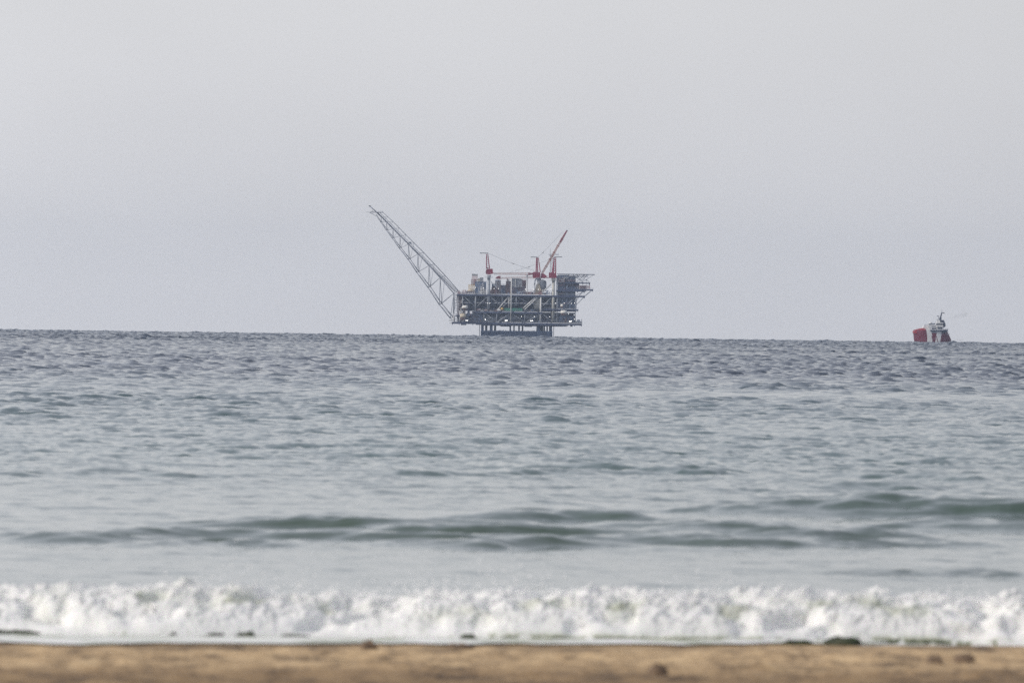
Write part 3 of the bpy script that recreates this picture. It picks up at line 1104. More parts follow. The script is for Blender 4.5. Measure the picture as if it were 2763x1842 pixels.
# yellow walkway frame to its left
b = MB()
for X in range(1052, 1112, 9):
    a, c = p(X, 900, 5), p(X, 858, 5)
    b.tube(a, (a[0], 5, c[2]), .16, n=5)
for Y in (858, 874, 893):
    a, c = p(1050, Y, 5), p(1112, Y, 5)
    b.tube(a, (c[0], 5, a[2]), .2, n=5)
b.build('walkway_frame', M['yellow'], plat)
o, bx = module(1030, 1112, 943, 918, 4, 12, 'rust', 'pump_skid', seed=5); detail(o, bx, 4, 3, n=12)
a = p(1078, 912, 8)
MB().lathe((a[0], 8, a[2] - .4), [(3.4, -.6), (3.4, .5), (2.9, 1.1), (1.6, 1.6), (.2, 1.75)], 16, sy=.7).build('covered_winch', M['beige'], plat, True)
b = MB()
r_ = random.Random(5)
for i in range(22):
    X = r_.uniform(950, 1040)
    a, c = p(X, 945, r_.uniform(1, 8)), p(X, 905 + r_.uniform(0, 30), 0)
    b.tube(a, (a[0], a[1], c[2]), r_.uniform(.1, .3), n=5)
b.build_each('vent_pipe', M['pink'], plat)
MB().rail(p(950, 938, .5), p(1112, 938, .5), r=.07).build('handrail', M['steel'], plat)

# middle modules
o, bx = module(1300, 1352, 945, 822, 12, 12, 'grey', 'compressor_tower', seed=6); detail(o, bx, 12, 4, n=10)
a = p(1326, 822, 18)
MB().lathe((a[0], 18, a[2]), [(2.6, 0), (2.4, .5), (1.2, .95)], 12).build('tower_cap', M['blue'], plat, True)
o, bx = module(1352, 1400, 945, 862, 14, 10, 'mauve', 'pipe_rack', seed=7); detail(o, bx, 14, 5, ('rust', 'blue'), n=16)
o, bx = module(1268, 1300, 945, 850, 14, 10, 'blue', 'pipe_rack', seed=8); detail(o, bx, 14, 6, n=14)
clutter(1255, 1400, 948, 6, 2, 10, 55, ('rust', 'blue', 'pink'), 1.3)
o, bx = module(1448, 1552, 882, 806, 8, 18, 'grey', 'turbine_house', seed=9)
b = MB()
a, c, e_, g = xz(1448, 806), xz(1552, 808), xz(1530, 797), xz(1462, 797)
b.extrude([a, c, e_, g], 8.1, 25.9).build('roof', M['grey'], o)
detail(o, bx, 8, 7, n=8)
o, bx = module(1400, 1448, 945, 826, 10, 14, 'mauve', 'turbine_house', seed=10); detail(o, bx, 10, 8, n=16)
o, bx = module(1448, 1588, 945, 882, 9, 16, 'mauve', 'turbine_house', seed=11); detail(o, bx, 9, 9, ('pale', 'blue'), n=20)
o, bx = module(1552, 1588, 882, 818, 10, 12, 'pink', 'air_intake', seed=12); detail(o, bx, 10, 10, n=10)
b = MB()
for X, Y in ((1415, 798), (1428, 806), (1560, 810), (1578, 812)):
    a, c = p(X, 830, 13), p(X, Y, 13)
    b.tube(a, (a[0], 13, c[2]), .42, n=8)
b.build_each('vent_stack', M['black'], plat, True)
o, bx = module(1604, 1655, 948, 926, 3, 12, 'dark', 'equipment_hut', seed=13)
clutter(1400, 1600, 948, 4, 1.5, 7, 56, ('rust', 'pale', 'blue'), 1.2)
clutter(1604, 1830, 950, 4, 1.5, 5, 57, ('pink', 'blue'), 1.2)

# tall cream tank and the vessel above it
a, c = p(1697, 1082, 7), p(1697, 962, 7)
b = MB().lathe((a[0], 7, a[2]), [(3.5, 0), (3.5, c[2] - a[2])], 22)
for k in range(5):
    b.lathe((a[0], 7, a[2] + (c[2] - a[2]) * (k + .5) / 5), [(3.58, 0), (3.58, .15)], 22)
b.build('storage_tank', M['tank'], plat, True)
a, c = p(1736, 905, 9), p(1736, 820, 9)
b = MB().lathe((a[0], 9, a[2]), [(1.2, -2.4), (4.1, 0), (4.1, c[2] - a[2] - .8), (3.4, c[2] - a[2]), (1.2, c[2] - a[2] + .9)], 22)
b.build('pressure_vessel', M['grey'], plat, True)
b = MB()
a, c = p(1700, 948, 6), p(1700, 800, 6)
b.extrude([xz(1662, 947), xz(1745, 947), xz(1712, 850), xz(1688, 850)], 4, 10)
b.build('tapered_skirt', M['beige'], plat)
b = MB()
pts = [(1672, 935), (1668, 860), (1672, 820), (1685, 800), (1712, 798)]
for q0, q1 in zip(pts, pts[1:]):
    b.tube(p(*q0, 3), p(*q1, 3), .62, n=8)
b.build('riser_pipe', M['steel'], plat, True)
a = p(1665, 945, 0)
b = MB()
for s_ in range(10):
    b.tube((a[0] - 1 + s_ * .9, 0.4, a[2]), (a[0] - 1 + s_ * .9, 0.4, a[2] + 1.1), .1, n=4)
b.box((a[0] - 1.5, .2, a[2] - .4), (a[0] + 8, .7, a[2] - .02))
b.build('platform_rail', M['orange'], plat)
a = p(1737, 915, 1)
MB().tube(a, p(1752, 908, 1), .55, n=10).build('life_raft_canister', M['white'], plat, True)

# --- living quarters on the right
o, bx = module(1872, 2050, 958, 775, 4, 34, 'blue', 'living_quarters', seed=20, ribs=False)
xa, xb, za, zb = bx
b = MB()
r_ = random.Random(9)
for k in range(4):
    z = za + 1.2 + k * (zb - za - 1) / 4
    for i in range(12):
        x = xa + 1 + (xb - xa - 2) * i / 11
        if r_.random() < .6:
            b.box((x - .35, 3.9, z + .6), (x + .35, 3.997, z + 1.5))
b.build_each('window', M['black'], o)
b = MB()
for k in range(1, 4):
    b = MB()
    z = za + k * (zb - za) / 4
    b.box((xa + .3, 2.2, z - .2), (xb + .5, 3.99, z))
    b.rail((xa + .3, 2.3, z), (xb + .5, 2.3, z), r=.06)
    b.build('balcony', M['pink'], o)
b = MB()
for (x0, y0, x1, y1) in ((1900, 950, 1985, 905), (1895, 925, 1960, 890), (1985, 1020, 1905, 1060), (1905, 870, 1960, 838)):
    b.tube(p(x0, y0, 2.8), p(x1, y1, 2.8), .35, n=6)
b.build_each('stairway', M['pink'], o)
# side levels on the right
o, bx = module(2050, 2085, 897, 846, 6, 20, 'blue', 'side_cabin', seed=21); detail(o, bx, 6, 11, n=8)
b = MB()
for X in range(2090, 2186, 9):
    a, c = p(X, 897, 1), p(X, 866, 1)
    b.box((a[0] - .25, 1, a[2]), (a[0] + .2, 1.4, c[2]))
for Y in (866, 880):
    a, c = p(2050, Y, 1), p(2186, Y, 1)
    b.box((a[0], .9, a[2] - .15), (c[0], .997, a[2] + .15))
for X in (2150, 2184):
    a, c = p(X, 897, 1), p(X, 838, 1)
    b.tube(a, (a[0], 1, c[2]), .18, n=6)
b.build('wind_screen', M['pink'], plat)
b = MB()
b.box(p(2090, 897, 8), (p(2150, 897)[0], 20, p(2150, 868)[2]))
b.build('side_cabin', M['blue'], plat)
b = MB()
b.tube(p(2140, 962, 2), p(2205, 908, 2), .3)
b.tube(p(2080, 968, 2), p(2120, 915, 2), .25)
b.tube(p(2060, 955, 2), p(2150, 915, 2), .2)
b.box(p(2052, 975, 2), (p(2138, 966)[0], 20, p(2138, 966)[2]))
b.build('bracket', M['blue'], plat)
for r0_, r1_ in (((1760, 1082, .3), (2078, 1083, .3)), ((960, 1208, .3), (2110, 1210, .3)), ((1090, 1106, .2), (1740, 1107, .2)),
                 ((960, 948, .2), (2140, 955, .2)), ((2050, 895, .2), (2214, 897, .2))):
    MB().rail(p(*r0_), p(*r1_), r=.06).build('handrail', M['steel'], plat)

# helideck
hx0, hx1 = 1880, 2232
z = p(2056, 758)[2]
xa, xb = p(hx0, 758)[0], p(hx1, 758)[0]
cx = (xa + xb) / 2
b = MB()
oct_ = []
for i in range(8):
    t = math.radians(22.5 + 45 * i)
    oct_.append((cx + math.cos(t) * (xb - xa) / 2 / math.cos(math.radians(22.5)), 14 + math.sin(t) * 15))
nv = [(x, y, z - .55) for x, y in oct_] + [(x, y, z) for x, y in oct_]
b.add(nv, [tuple(range(8))[::-1], tuple(range(8, 16))] + [(i, (i + 1) % 8, 8 + (i + 1) % 8, 8 + i) for i in range(8)])
hd = b.build('helideck', M['dark'], plat)
b = MB()
b_pts = [((2110, 838), (2218, 766)), ((2080, 838), (2165, 766)), ((2060, 832), (2140, 766)), ((2120, 836), (2060, 766)), ((2095, 820), (2030, 766)),
         ((2060, 800), (2090, 766)), ((2100, 800), (2128, 766)), ((2140, 800), (2100, 838)), ((1990, 838), (2030, 766)), ((2150, 810), (2184, 838)),
         ((2150, 810), (2150, 838)), ((1960, 838), (1990, 766)), ((1995, 838), (1960, 766)), ((2030, 830), (2070, 770))]
for (q0, q1) in b_pts:
    b.tube(p(*q0, 3), p(*q1, 3), .26, n=6)
    b.tube(p(*q1, 3), p(q1[0], q1[1], 24), .2, n=6)
for k in range(26):
    X = 1960 + k * 10
    a = p(X, 766, 3); c = p(X + 10, 784 if k % 2 else 766, 3); a2 = p(X, 766 if k % 2 else 784, 3)
    if X < 2170:
        b.tube(a2, c, .15, n=5)
a, c = p(1950, 784, 3), p(2170, 786, 3)
b.tube(a, c, .2, n=6)
b.build('helideck_truss', M['steel'], hd)
b = MB()
for X in range(1890, 2215, 14):
    a = p(X, 760, 0)
    b.tube((a[0], -1, z - .4), (a[0], -2.4, z - .05), .08, n=4)
b.tube((xa + 4, -2.4, z - .05), (xb - 4, -2.4, z - .05), .09, n=4)
b.build('safety_net', M['steel'], hd)
o, bx = module(1888, 1985, 800, 768, 3, 18, 'blue', 'hangar_block', seed=30)
detail(o, bx, 3, 12, ('pale',), n=8)
o, bx = module(1880, 1950, 838, 802, 2, 10, 'pink', 'hangar_block', seed=31); detail(o, bx, 2, 13, n=12)
# lower right work platform
b = MB()
a, c = p(2052, 1213, 3), p(2112, 1218, 3)
b.box((a[0], 3, c[2]), (c[0], 14, c[2] + 1.6))
b.box(p(2066, 1212, 4), (p(2094, 1190)[0], 9, p(2094, 1184)[2]))
b.tube(p(2104, 1213, 4), p(2110, 1178, 4), .2)
b.tube(p(2060, 1213, 4), p(2056, 1188, 4), .2)
b.build('work_platform', M['steel'], plat)

# --- flare boom
fb = empty('flare_boom'); fb.parent = plat
TOP = [(180, 175), (235, 225), (285, 272), (347, 335), (412, 402), (490, 480), (580, 570), (683, 680), (787, 792), (915, 938)]
BOT = [(185, 205), (232, 275), (285, 350), (340, 425), (408, 520), (490, 625), (570, 745), (675, 885), (780, 1045), (882, 1170)]


def taper(i, a, b_):
    return a + (b_ - a) * i / 9


tf = [p(*q, taper(i, 12, 2)) for i, q in enumerate(TOP)]
tb = [p(q[0] + taper(i, 66, 42), q[1] + taper(i, 2, -24), taper(i, 16, 24)) for i, q in enumerate(TOP)]
bf = [p(*q, taper(i, 12, 2)) for i, q in enumerate(BOT)]
bb = [p(q[0] + taper(i, 4, 24), q[1] + taper(i, -4, -12), taper(i, 16, 24)) for i, q in enumerate(BOT)]
for ch, r0, r1 in ((tf, .20, .42), (tb, .18, .36), (bf, .22, .46), (bb, .18, .40)):
    b = MB()
    for i in range(9):
        b.tube(ch[i], ch[i + 1], r0 + (r1 - r0) * i / 9, r0 + (r1 - r0) * (i + 1) / 9, n=7)
    b.build('chord', M['boom'], fb, True)
b = MB()
for i in range(1, 10):
    r = .12 + .02 * i
    b.tube(tf[i], bf[i], r, n=6)
    b.tube(tf[i], bb[i], r * .9, n=6)
    b.tube(tb[i], bb[i], r * .6, n=6)
    b.tube(tf[i], tb[i], r * .8, n=6)
    b.tube(bf[i], bb[i], r * .8, n=6)
    b.tube(bf[i - 1], tf[i], r * .8, n=6) if i > 1 else None
    if i > 1:
        b.tube(bb[i - 1], tf[i], r * .6, n=6)
        b.tube(bf[i - 1], bb[i], r * .5, n=5)
b.build('lattice_brace', M['boom'], fb, True)
b = MB()
t0 = Vector(p(128, 122, 14)); t1 = Vector(p(188, 176, 14)); t2 = Vector(p(925, 922, 12))
b.tube(t0, t1, .42, n=8); b.tube(t1, t2, .34, n=8)
b.tube(Vector(p(196, 176, 15)), Vector(p(940, 922, 14)), .26, n=7)
b.tube(Vector(p(215, 176, 17)), Vector(p(948, 915, 16)), .2, n=7)
b.build_each('flare_pipe', M['boom'], fb, True)
b = MB()
b.tube(p(118, 120, 14), p(140, 122, 14), .30, n=7)
b.tube(p(118, 120, 14), p(128, 130, 14), .2, n=6)
b.tube(p(150, 160, 14), p(152, 184, 14), .2, n=6)
b.build('flare_tip', M['black'], fb)
b = MB()
zt_ = p(170, 181)[2]
xq0, xq1 = p(95, 181)[0], p(255, 181)[0]
b.box((p(130, 181)[0], 11, zt_ - .3), (xq1, 20, zt_))
b.tube((xq0, 14, zt_ + .1), (xq1, 14, zt_ + .1), .13, n=5)
b.tube(p(128, 184, 12), p(186, 214, 12), .2, n=6)
b.rail((p(140, 181)[0], 11, zt_), (xq1, 11, zt_), r=.05)
b.build('tip_platform', M['boom'], fb)
b = MB()
a = Vector(p(505, 462, 14))
b.box((a[0] - 1.2, 10, a[2] - .8), (a[0] + 1.2, 18, a[2] + .5))
b.build('rest_platform', M['boom'], fb)
# ladder tower carrying the boom root
b = MB()
for X0, X1, dep in ((925, 905, 2), (955, 950, 2), (925, 912, 20), (955, 955, 20)):
    b.tube(p(X0, 940, dep), p(X1, 1212, dep), .32, n=6)
for i in range(11):
    Y = 950 + i * 25
    b.tube(p(924, Y, 2), p(956, Y + (12 if i % 2 else -6), 2), .18, n=5)
    b.tube(p(924, Y, 2), p(924, Y, 20), .15, n=5)
    b.box(p(926, Y + 2, 3), (p(952, Y)[0], 9, p(952, Y)[2] - .1))
b.tube(p(918, 940, 2), p(880, 1165, 2), .3, n=7)
b.tube(p(885, 1170, 2), p(920, 1212, 2), .3, n=7)
b.build('root_tower', M['steel'], fb)
b = MB()
za = p(900, 1214)[2]
b.box((p(872, 1214)[0], 1, za - .5), (p(962, 1214)[0], 22, za))
b.box(p(868, 1198, 1.5), (p(896, 1190)[0], 6, p(896, 1186)[2]))
r_ = random.Random(31)
for i in range(14):
    X = r_.uniform(905, 985)
    a = p(X, 1212, r_.uniform(1.5, 6)); h = r_.uniform(2, 9)
    b.tube(a, (a[0], a[1], a[2] + h), r_.uniform(.15, .5), n=6)
b.build('root_platform', M['pale'], fb)
# left end scaffold of small pipes between the decks
b = MB()
r_ = random.Random(33)
for i in range(46):
    X = r_.uniform(940, 1010); Y = r_.uniform(965, 1200)
    a = p(X, Y, r_.uniform(.5, 8))
    if i % 2:
        b.tube(a, (a[0], a[1], a[2] + r_.uniform(1.5, 6)), r_.uniform(.12, .34), n=6)
    else:
        b.tube(a, (a[0] + r_.uniform(1, 4), a[1], a[2]), r_.uniform(.1, .25), n=6)
b.build_each('riser_pipe', M['pale'], plat)
b = MB()
for X in (945, 962, 978):
    b.tube(p(X, 957, 3), p(X + 2, 1210, 3), .3, n=6)
for Y in range(975, 1210, 22):
    a = p(942, Y, 3)
    b.box((a[0], 3, a[2]), (a[0] + 5.5, 9, a[2] + .2))
b.build('stair_tower', M['rust'], plat)
o, bx = module(1040, 1180, 1210, 1128, 4, 16, 'blue', 'process_module', seed=40); detail(o, bx, 4, 14, ('rust', 'blue'), n=12)
o, bx = module(1180, 1310, 1210, 1165, 6, 16, 'grey', 'process_module', seed=41); detail(o, bx, 6, 15, n=12)
for (X0, X1, Y0, Y1) in ((1352, 1540, 1195, 1145), (1590, 1715, 1180, 1130)):
    a, c = p(X0, (Y0 + Y1) / 2, 7), p(X1, (Y0 + Y1) / 2, 7)
    b = MB().tube((a[0], 7, c[2]), (c[0], 7, c[2]), (Y0 - Y1) * PK / 2, n=16)
    b.lathe((a[0] - .2, 7, c[2] - 1), [(1, 0), (1, 2)], 8)
    b.build('separator_drum', M['grey'], plat, True)
o, bx = module(1895, 2040, 1210, 1150, 4, 14, 'blue', 'process_module', seed=42); detail(o, bx, 4, 16, ('rust', 'blue'), n=14)


# --- cranes
def lattice_boom(P0, P1, w0, w1, r, n, mat, parent, tip=0.14, kn=True):
    P0, P1 = Vector(P0), Vector(P1)
    b = MB().truss(P0, P0.lerp(P1, 1 - tip), w0, r, n, w2=w1)
    if kn:
        for i in range(1, 6):
            c = P0.lerp(P1, i / 6.2)
            d = (P1 - P0).normalized()
            u = d.cross(Vector((0, 1, 0))).normalized()
            b.tube(c - u * w0 * .95, c + u * w0 * .95, r * 1.3, n=5)
    o = b.build('boom', M[mat], parent)
    b = MB().truss(P0.lerp(P1, 1 - tip * 1.9), P1, w1 * 1.05, r * 1.7, 6, w2=w1 * .45)
    b.build('boom_tip', M['red'], o)
    return o


def crane(pts, name='pedestal_crane'):
    c = empty(name); c.parent = plat
    return c


# left crane: boom lowered to the right
c1 = crane(0)
a, t = p(1238, 1085, 1.5), p(1238, 768, 1.5)
b = MB().tube(a, (a[0], 1.5, t[2]), 1.35, n=16)
b.lathe((a[0], 1.5, t[2] - .8), [(1.35, -3.5), (1.5, -1.2), (1.9, 0), (1.9, .8)], 16)
b.box((a[0] - 3.2, -1, t[2] - 2.4), (a[0] + 3.4, 4, t[2] - 2.2))
b.rail((a[0] - 3.2, -1, t[2] - 2.2), (a[0] + 3.4, -1, t[2] - 2.2), r=.07)
b.build('pedestal', M['steel'], c1, True)
b = MB()
b.extrude([xz(1212, 752), xz(1212, 735), xz(1222, 710), xz(1279, 710), xz(1279, 740), xz(1290, 752), xz(1252, 762), xz(1225, 762)], -1.2, 4)
b.box(p(1220, 706, -.6), (p(1240, 700)[0], 2, p(1240, 698)[2]))
b.build('cab', M['red'], c1)
b = MB()
for X0, X1, dep in ((1220, 1220, -1), (1220, 1221, 3.6), (1248, 1232, -1), (1248, 1232, 3.6)):
    b.tube(p(X0, 708, dep), p(X1, 572, dep * .4 + .8), .48, .36, n=6)
for i in range(6):
    Y = 595 + i * 20
    b.tube(p(1220, Y, 1), p(1230 + i * 3, Y + 12, 1), .15, n=5)
b.build('a_frame', M['red'], c1)
b = MB()
b.box(p(1158, 566, .3), (p(1236, 561)[0], 1.3, p(1236, 561)[2]))
b.build('gantry_bar', M['black'], c1)
ob = lattice_boom(p(1288, 755, 1), p(1652, 757, 1), 1.1, 2.0, .13, 22, 'orange', c1, tip=.06, kn=False)
b = MB()
b.tube(p(1236, 566, 1), p(1465, 660, 1), .07, n=4)
b.tube(p(1465, 660, 1), p(1668, 728, 1), .09, n=4)
b.tube(p(1455, 656, 1), p(1478, 666, 1), .3, n=6)
b.build('cable', M['black'], c1)

# centre crane: boom raised to the right
c2 = crane(0)
a, t = p(1706, 948, 8), p(1706, 795, 8)
b = MB().tube(a, (a[0], 8, t[2]), 1.3, n=16)
b.lathe((a[0], 8, t[2] - .8), [(1.3, -3), (2.0, 0), (2.0, .8)], 16)
b.build('pedestal', M['steel'], c2, True)
b = MB()
b.extrude([xz(1650, 785), xz(1650, 745), xz(1662, 738), xz(1722, 742), xz(1724, 795), xz(1660, 795)], 5, 11)
b.extrude([xz(1726, 794), xz(1728, 752), xz(1752, 752), xz(1782, 775), xz(1782, 788), xz(1760, 795)], 5.5, 10)
b.build('cab', M['red'], c2)
b = MB()
for X0, X1, dep in ((1682, 1687, 5.5), (1698, 1695, 5.5), (1722, 1704, 6), (1684, 1690, 10)):
    b.tube(p(X0, 740, dep), p(X1, 606, 8), .48, .36, n=6)
for i in range(5):
    Y = 625 + i * 22
    b.tube(p(1686, Y, 7), p(1698 + i * 2, Y + 12, 7), .15, n=5)
b.build('a_frame', M['red'], c2)
MB().box(p(1633, 603, 7.5), (p(1697, 598)[0], 8.5, p(1697, 598)[2])).build('gantry_bar', M['black'], c2)
ob = lattice_boom(p(1740, 750, 8), p(1970, 354, 8), 1.5, 1.3, .22, 26, 'orange', c2, tip=.14)
MB().tube(p(1966, 358, 8), p(1976, 350, 8), .6, n=8).tube(p(1942, 400, 8), p(1942, 418, 8), .28, n=6).tube(p(1950, 380, 8), p(1942, 402, 8), .08, n=4).build('hook', M['black'], ob)
b = MB()
b.tube(p(1698, 605, 8), p(1748, 558, 8), .07, n=4)
b.tube(p(1748, 558, 8), p(1935, 362, 8), .07, n=4)
b.tube(p(1741, 564, 8), p(1756, 551, 8), .28, n=6)
b.build('cable', M['black'], c2)

# right crane: boom laid down to the left behind the others
c3 = crane(0)
a, t = p(1840, 1208, 1.2), p(1838, 796, 1.2)
b = MB().tube(a, (a[0], 1.2, t[2]), 1.25, n=16)
b.lathe((a[0], 1.2, t[2] - .8), [(1.25, -3), (2.0, 0), (2.0, .8)], 16)
b.box((a[0] - 4.6, -1, t[2] - 2.2), (a[0] + 3.4, 4, t[2] - 1.9))
b.build('pedestal', M['tank'], c3, True)
b = MB()
b.extrude([xz(1802, 792), xz(1802, 745), xz(1870, 745), xz(1874, 795), xz(1790, 796), xz(1780, 790)], -1.5, 4.2)
b.build('cab', M['red'], c3)
b = MB()
for X0, X1, dep in ((1846, 1850, -1), (1866, 1866, -1), (1834, 1854, 3.8), (1866, 1866, 3.8)):
    b.tube(p(X0, 745, dep), p(X1, 604, dep * .5 + 1), .5, .42, n=6)
for i in range(6):
    Y = 620 + i * 20
    b.tube(p(1850, Y, 0), p(1866, Y + 14, 0), .2, n=5)
    b.tube(p(1866, Y, 2.5), p(1848, Y + 14, 2.5), .2, n=5)
b.build('a_frame', M['red'], c3)
MB().box(p(1852, 602, .5), (p(1926, 598)[0], 1.5, p(1926, 597)[2])).build('gantry_bar', M['black'], c3)
ob = lattice_boom(p(1795, 786, 13), p(1304, 797, 13), 1.9, 1.2, .12, 30, 'orange', c3, tip=.05, kn=False)
b = MB()
b.extrude([xz(1304, 800), xz(1312, 786), xz(1330, 776), xz(1352, 776), xz(1356, 784), xz(1334, 790)], 12.4, 13.6)
b.build('boom_head', M['red'], ob)
b = MB()
b.tube(p(1852, 606, 2), p(1615, 692, 8), .06, n=4)
b.tube(p(1615, 692, 8), p(1440, 742, 12), .07, n=4)
b.tube(p(1606, 695, 8), p(1626, 689, 8), .28, n=6)
b.build('cable', M['black'], c3)

# grey lattice mast behind the right crane
b = MB()
a, c = p(1826, 790, 12), p(1828, 580, 12)
b.truss(a, (a[0], 12, c[2]), 2.6, .17, 11)
mst = b.build('radio_mast', M['steel'], plat)
a, c = p(1817, 580, 12), p(1817, 520, 12)
MB().tube(a, (a[0], 12, c[2]), .2, .12, n=6).build('antenna', M['steel'], mst)
b = MB()
for Y, X0, X1 in ((580, 1800, 1892), (590, 1806, 1850)):
    a, c = p(X0, Y, 10), p(X1, Y, 14)
    b.box((a[0], 10, a[2]), (c[0], 14, a[2] + .25))
    b.rail((a[0], 10, a[2]), (c[0], 10, a[2]), r=.07)
b.tube(p(1888, 586, 11), p(1888, 566, 11), .14, n=5)
b.build('mast_platform', M['steel'], mst)

# --- lamps that are lit: twin floodlights under the cellar deck and small ones on the decks
def lamp(X, Y, w, h, dep=-0.8):
    a = p(X, Y, dep)
    o = MB().box((a[0] - w / 2 - .1, dep + .05, a[2] - h / 2 - .1), (a[0] + w / 2 + .1, dep + .7, a[2] + h / 2 + .1)).build('floodlight', M['black'], plat)
    MB().lathe((a[0], dep - .15, a[2]), [(.02, -h / 2), (w * .42, -h * .3), (w * .5, 0), (w * .42, h * .3), (.02, h / 2)], 10, sy=.4).build('lens', LAMP, o, True)


for X, Y, w in ((1397, 1192, 1.7), (1411, 1191, 1.5), (1634, 1195, 1.7), (1648, 1194, 1.5), (1997, 1200, 1.7), (2011, 1198, 1.5), (1029, 1191, 1.2), (1043, 1191, 1.2),
                (1209, 1183, 1.2)):
    lamp(X, Y, w * .8, .8)
for X, Y in ((1118, 884), (1191, 890), (1291, 894), (1329, 894), (1583, 901), (1662, 903), (1703, 902), (1822, 899), (1232, 1031), (1250, 1031), (1866, 1031),
             (1946, 1029), (2013, 1033), (2042, 1029), (1668, 1155), (1548, 1154), (1810, 1157), (2040, 1180), (1856, 745), (1985, 1128), (2040, 1140)):
    lamp(X, Y, .5, .5)
for X in (1955, 1968):
    a = p(X, 843, .5)
    MB().lathe((a[0], .5, a[2]), [(.1, -.6), (.6, -.5), (.6, .5), (.1, .6)], 8).build('life_raft_canister', M['white'], plat, True)


# --- totally enclosed lifeboats hanging on the platform: they could be lowered away, so things of their own
def lifeboat(X, Y, w, h, label, mat='white', length=9.0, dep=-4.0):
    a = Vector(p(X, Y, dep)) + P_ORG
    e = empty('lifeboat', a)
    tag(e, label, 'lifeboat', 'enclosed lifeboats on the platform')
    vs, rings, n = [], 9, 14
    b = MB()
    for k in range(rings):
        t = k / (rings - 1)
        yy = -length / 2 + length * t
        f = max(.12, math.sin(math.pi * (0.08 + 0.84 * t)) ** .45)
        for i in range(n):
            an = 2 * math.pi * i / n
            cx_, cz_ = math.cos(an), math.sin(an)
            sx = math.copysign(abs(cx_) ** .55, cx_) * w / 2 * f
            sz = math.copysign(abs(cz_) ** .6, cz_) * h / 2 * (f if cz_ > 0 else f)
            if cz_ < 0:
                sz = max(sz, -h * .32)
            vs.append((sx, yy, sz))
    fs = []
    for k in range(rings - 1):
        for i in range(n):
            j = (i + 1) % n
            fs.append((k * n + i, (k + 1) * n + i, (k + 1) * n + j, k * n + j))
    fs += [tuple(range(n)), tuple(range((rings - 1) * n, rings * n))[::-1]]
    mesh_obj('canopy', vs, fs, M[mat], e, True)
    b = MB()
    b.extrude([(-w * .46, -h * .32), (w * .46, -h * .32), (w * .3, -h * .72), (-w * .3, -h * .72)], -length * .42, length * .42)
    b.build('hull', M['rust'], e)
    b = MB()
    b.box((-w * .1, -length / 2 + .6, h * .3), (w * .12, -length / 2 + 2.2, h * .56))
    b.build('cockpit', M[mat], e)
    b = MB()
    for s_ in (-1, 1):
        b.tube((s_ * w * .42, length / 2, -h * .4), (s_ * w * .42, length / 2 - 3, h * .9), .16, n=5)
        b.tube((s_ * w * .42, length / 2 - 3, h * .9), (s_ * w * .2, 0, h * .45), .12, n=5)
    b.build('davit', M['steel'], e)


lifeboat(1020, 1068, 5.6, 3.2, 'white lifeboat with domed canopy at the left end of the platform')
lifeboat(1941, 1115, 5.9, 3.5, 'white lifeboat with boxy canopy at the right end of the platform')
lifeboat(1924, 1053, 2.6, 2.6, 'small white rescue boat above the right-hand lifeboat', length=5, dep=-2.5)
lifeboat(1000, 1150, 5.6, 4.6, 'cream covered lifeboat low down at the left end of the platform', mat='beige')


# ---------------------------------------------------------------- supply ship
SD = 9000.0
SK = SD / F_PX / 9.8
S_ORG = at(2516.9, 923.3, SD)
S_ORG.z = CAM_H - 0.00112 * SD


def q(X, Y, dep=0.0):
    dx, dy = X - 950, Y - 1108
    return (SK * (dx * cR + dy * sR), dep, -SK * (-dx * sR + dy * cR))


def qxz(X, Y):
    a = q(X, Y)
    return a[0], a[2]


ship = empty('supply_ship', S_ORG)
tag(ship, 'red and white supply ship with tall white bridge on the horizon', 'ship')
SHIP_RED_SHADED = paint('ship_red_shaded', (0.15, 0.004, 0.028), var=0.15, rough=0.75)  # hull red, darkened in the colour for its shaded front
SHIP_RED_LIT = paint('ship_red_lit', (0.50, 0.04, 0.05), var=0.15, rough=0.45)  # same red as the hull, brightened in the colour to look sunlit
SHIP_WHITE = paint('ship_white', (0.80, 0.80, 0.80), var=0.05, rough=0.4)
SHIP_DARK = paint('ship_dark', (0.035, 0.045, 0.09), var=0.2)
SHIP_GREY = paint('ship_grey', (0.22, 0.24, 0.28), var=0.2)

LV = [(1200, 500, 1415), (1100, 492, 1432), (1030, 476, 1456), (960, 470, 1428), (900, 464, 1400), (850, 458, 1376), (800, 462, 1352), (772, 480, 1345)]


def interp(Y):
    ys = [l[0] for l in LV][::-1]
    return np.interp(Y, ys, [l[1] for l in LV][::-1]), np.interp(Y, ys, [l[2] for l in LV][::-1])


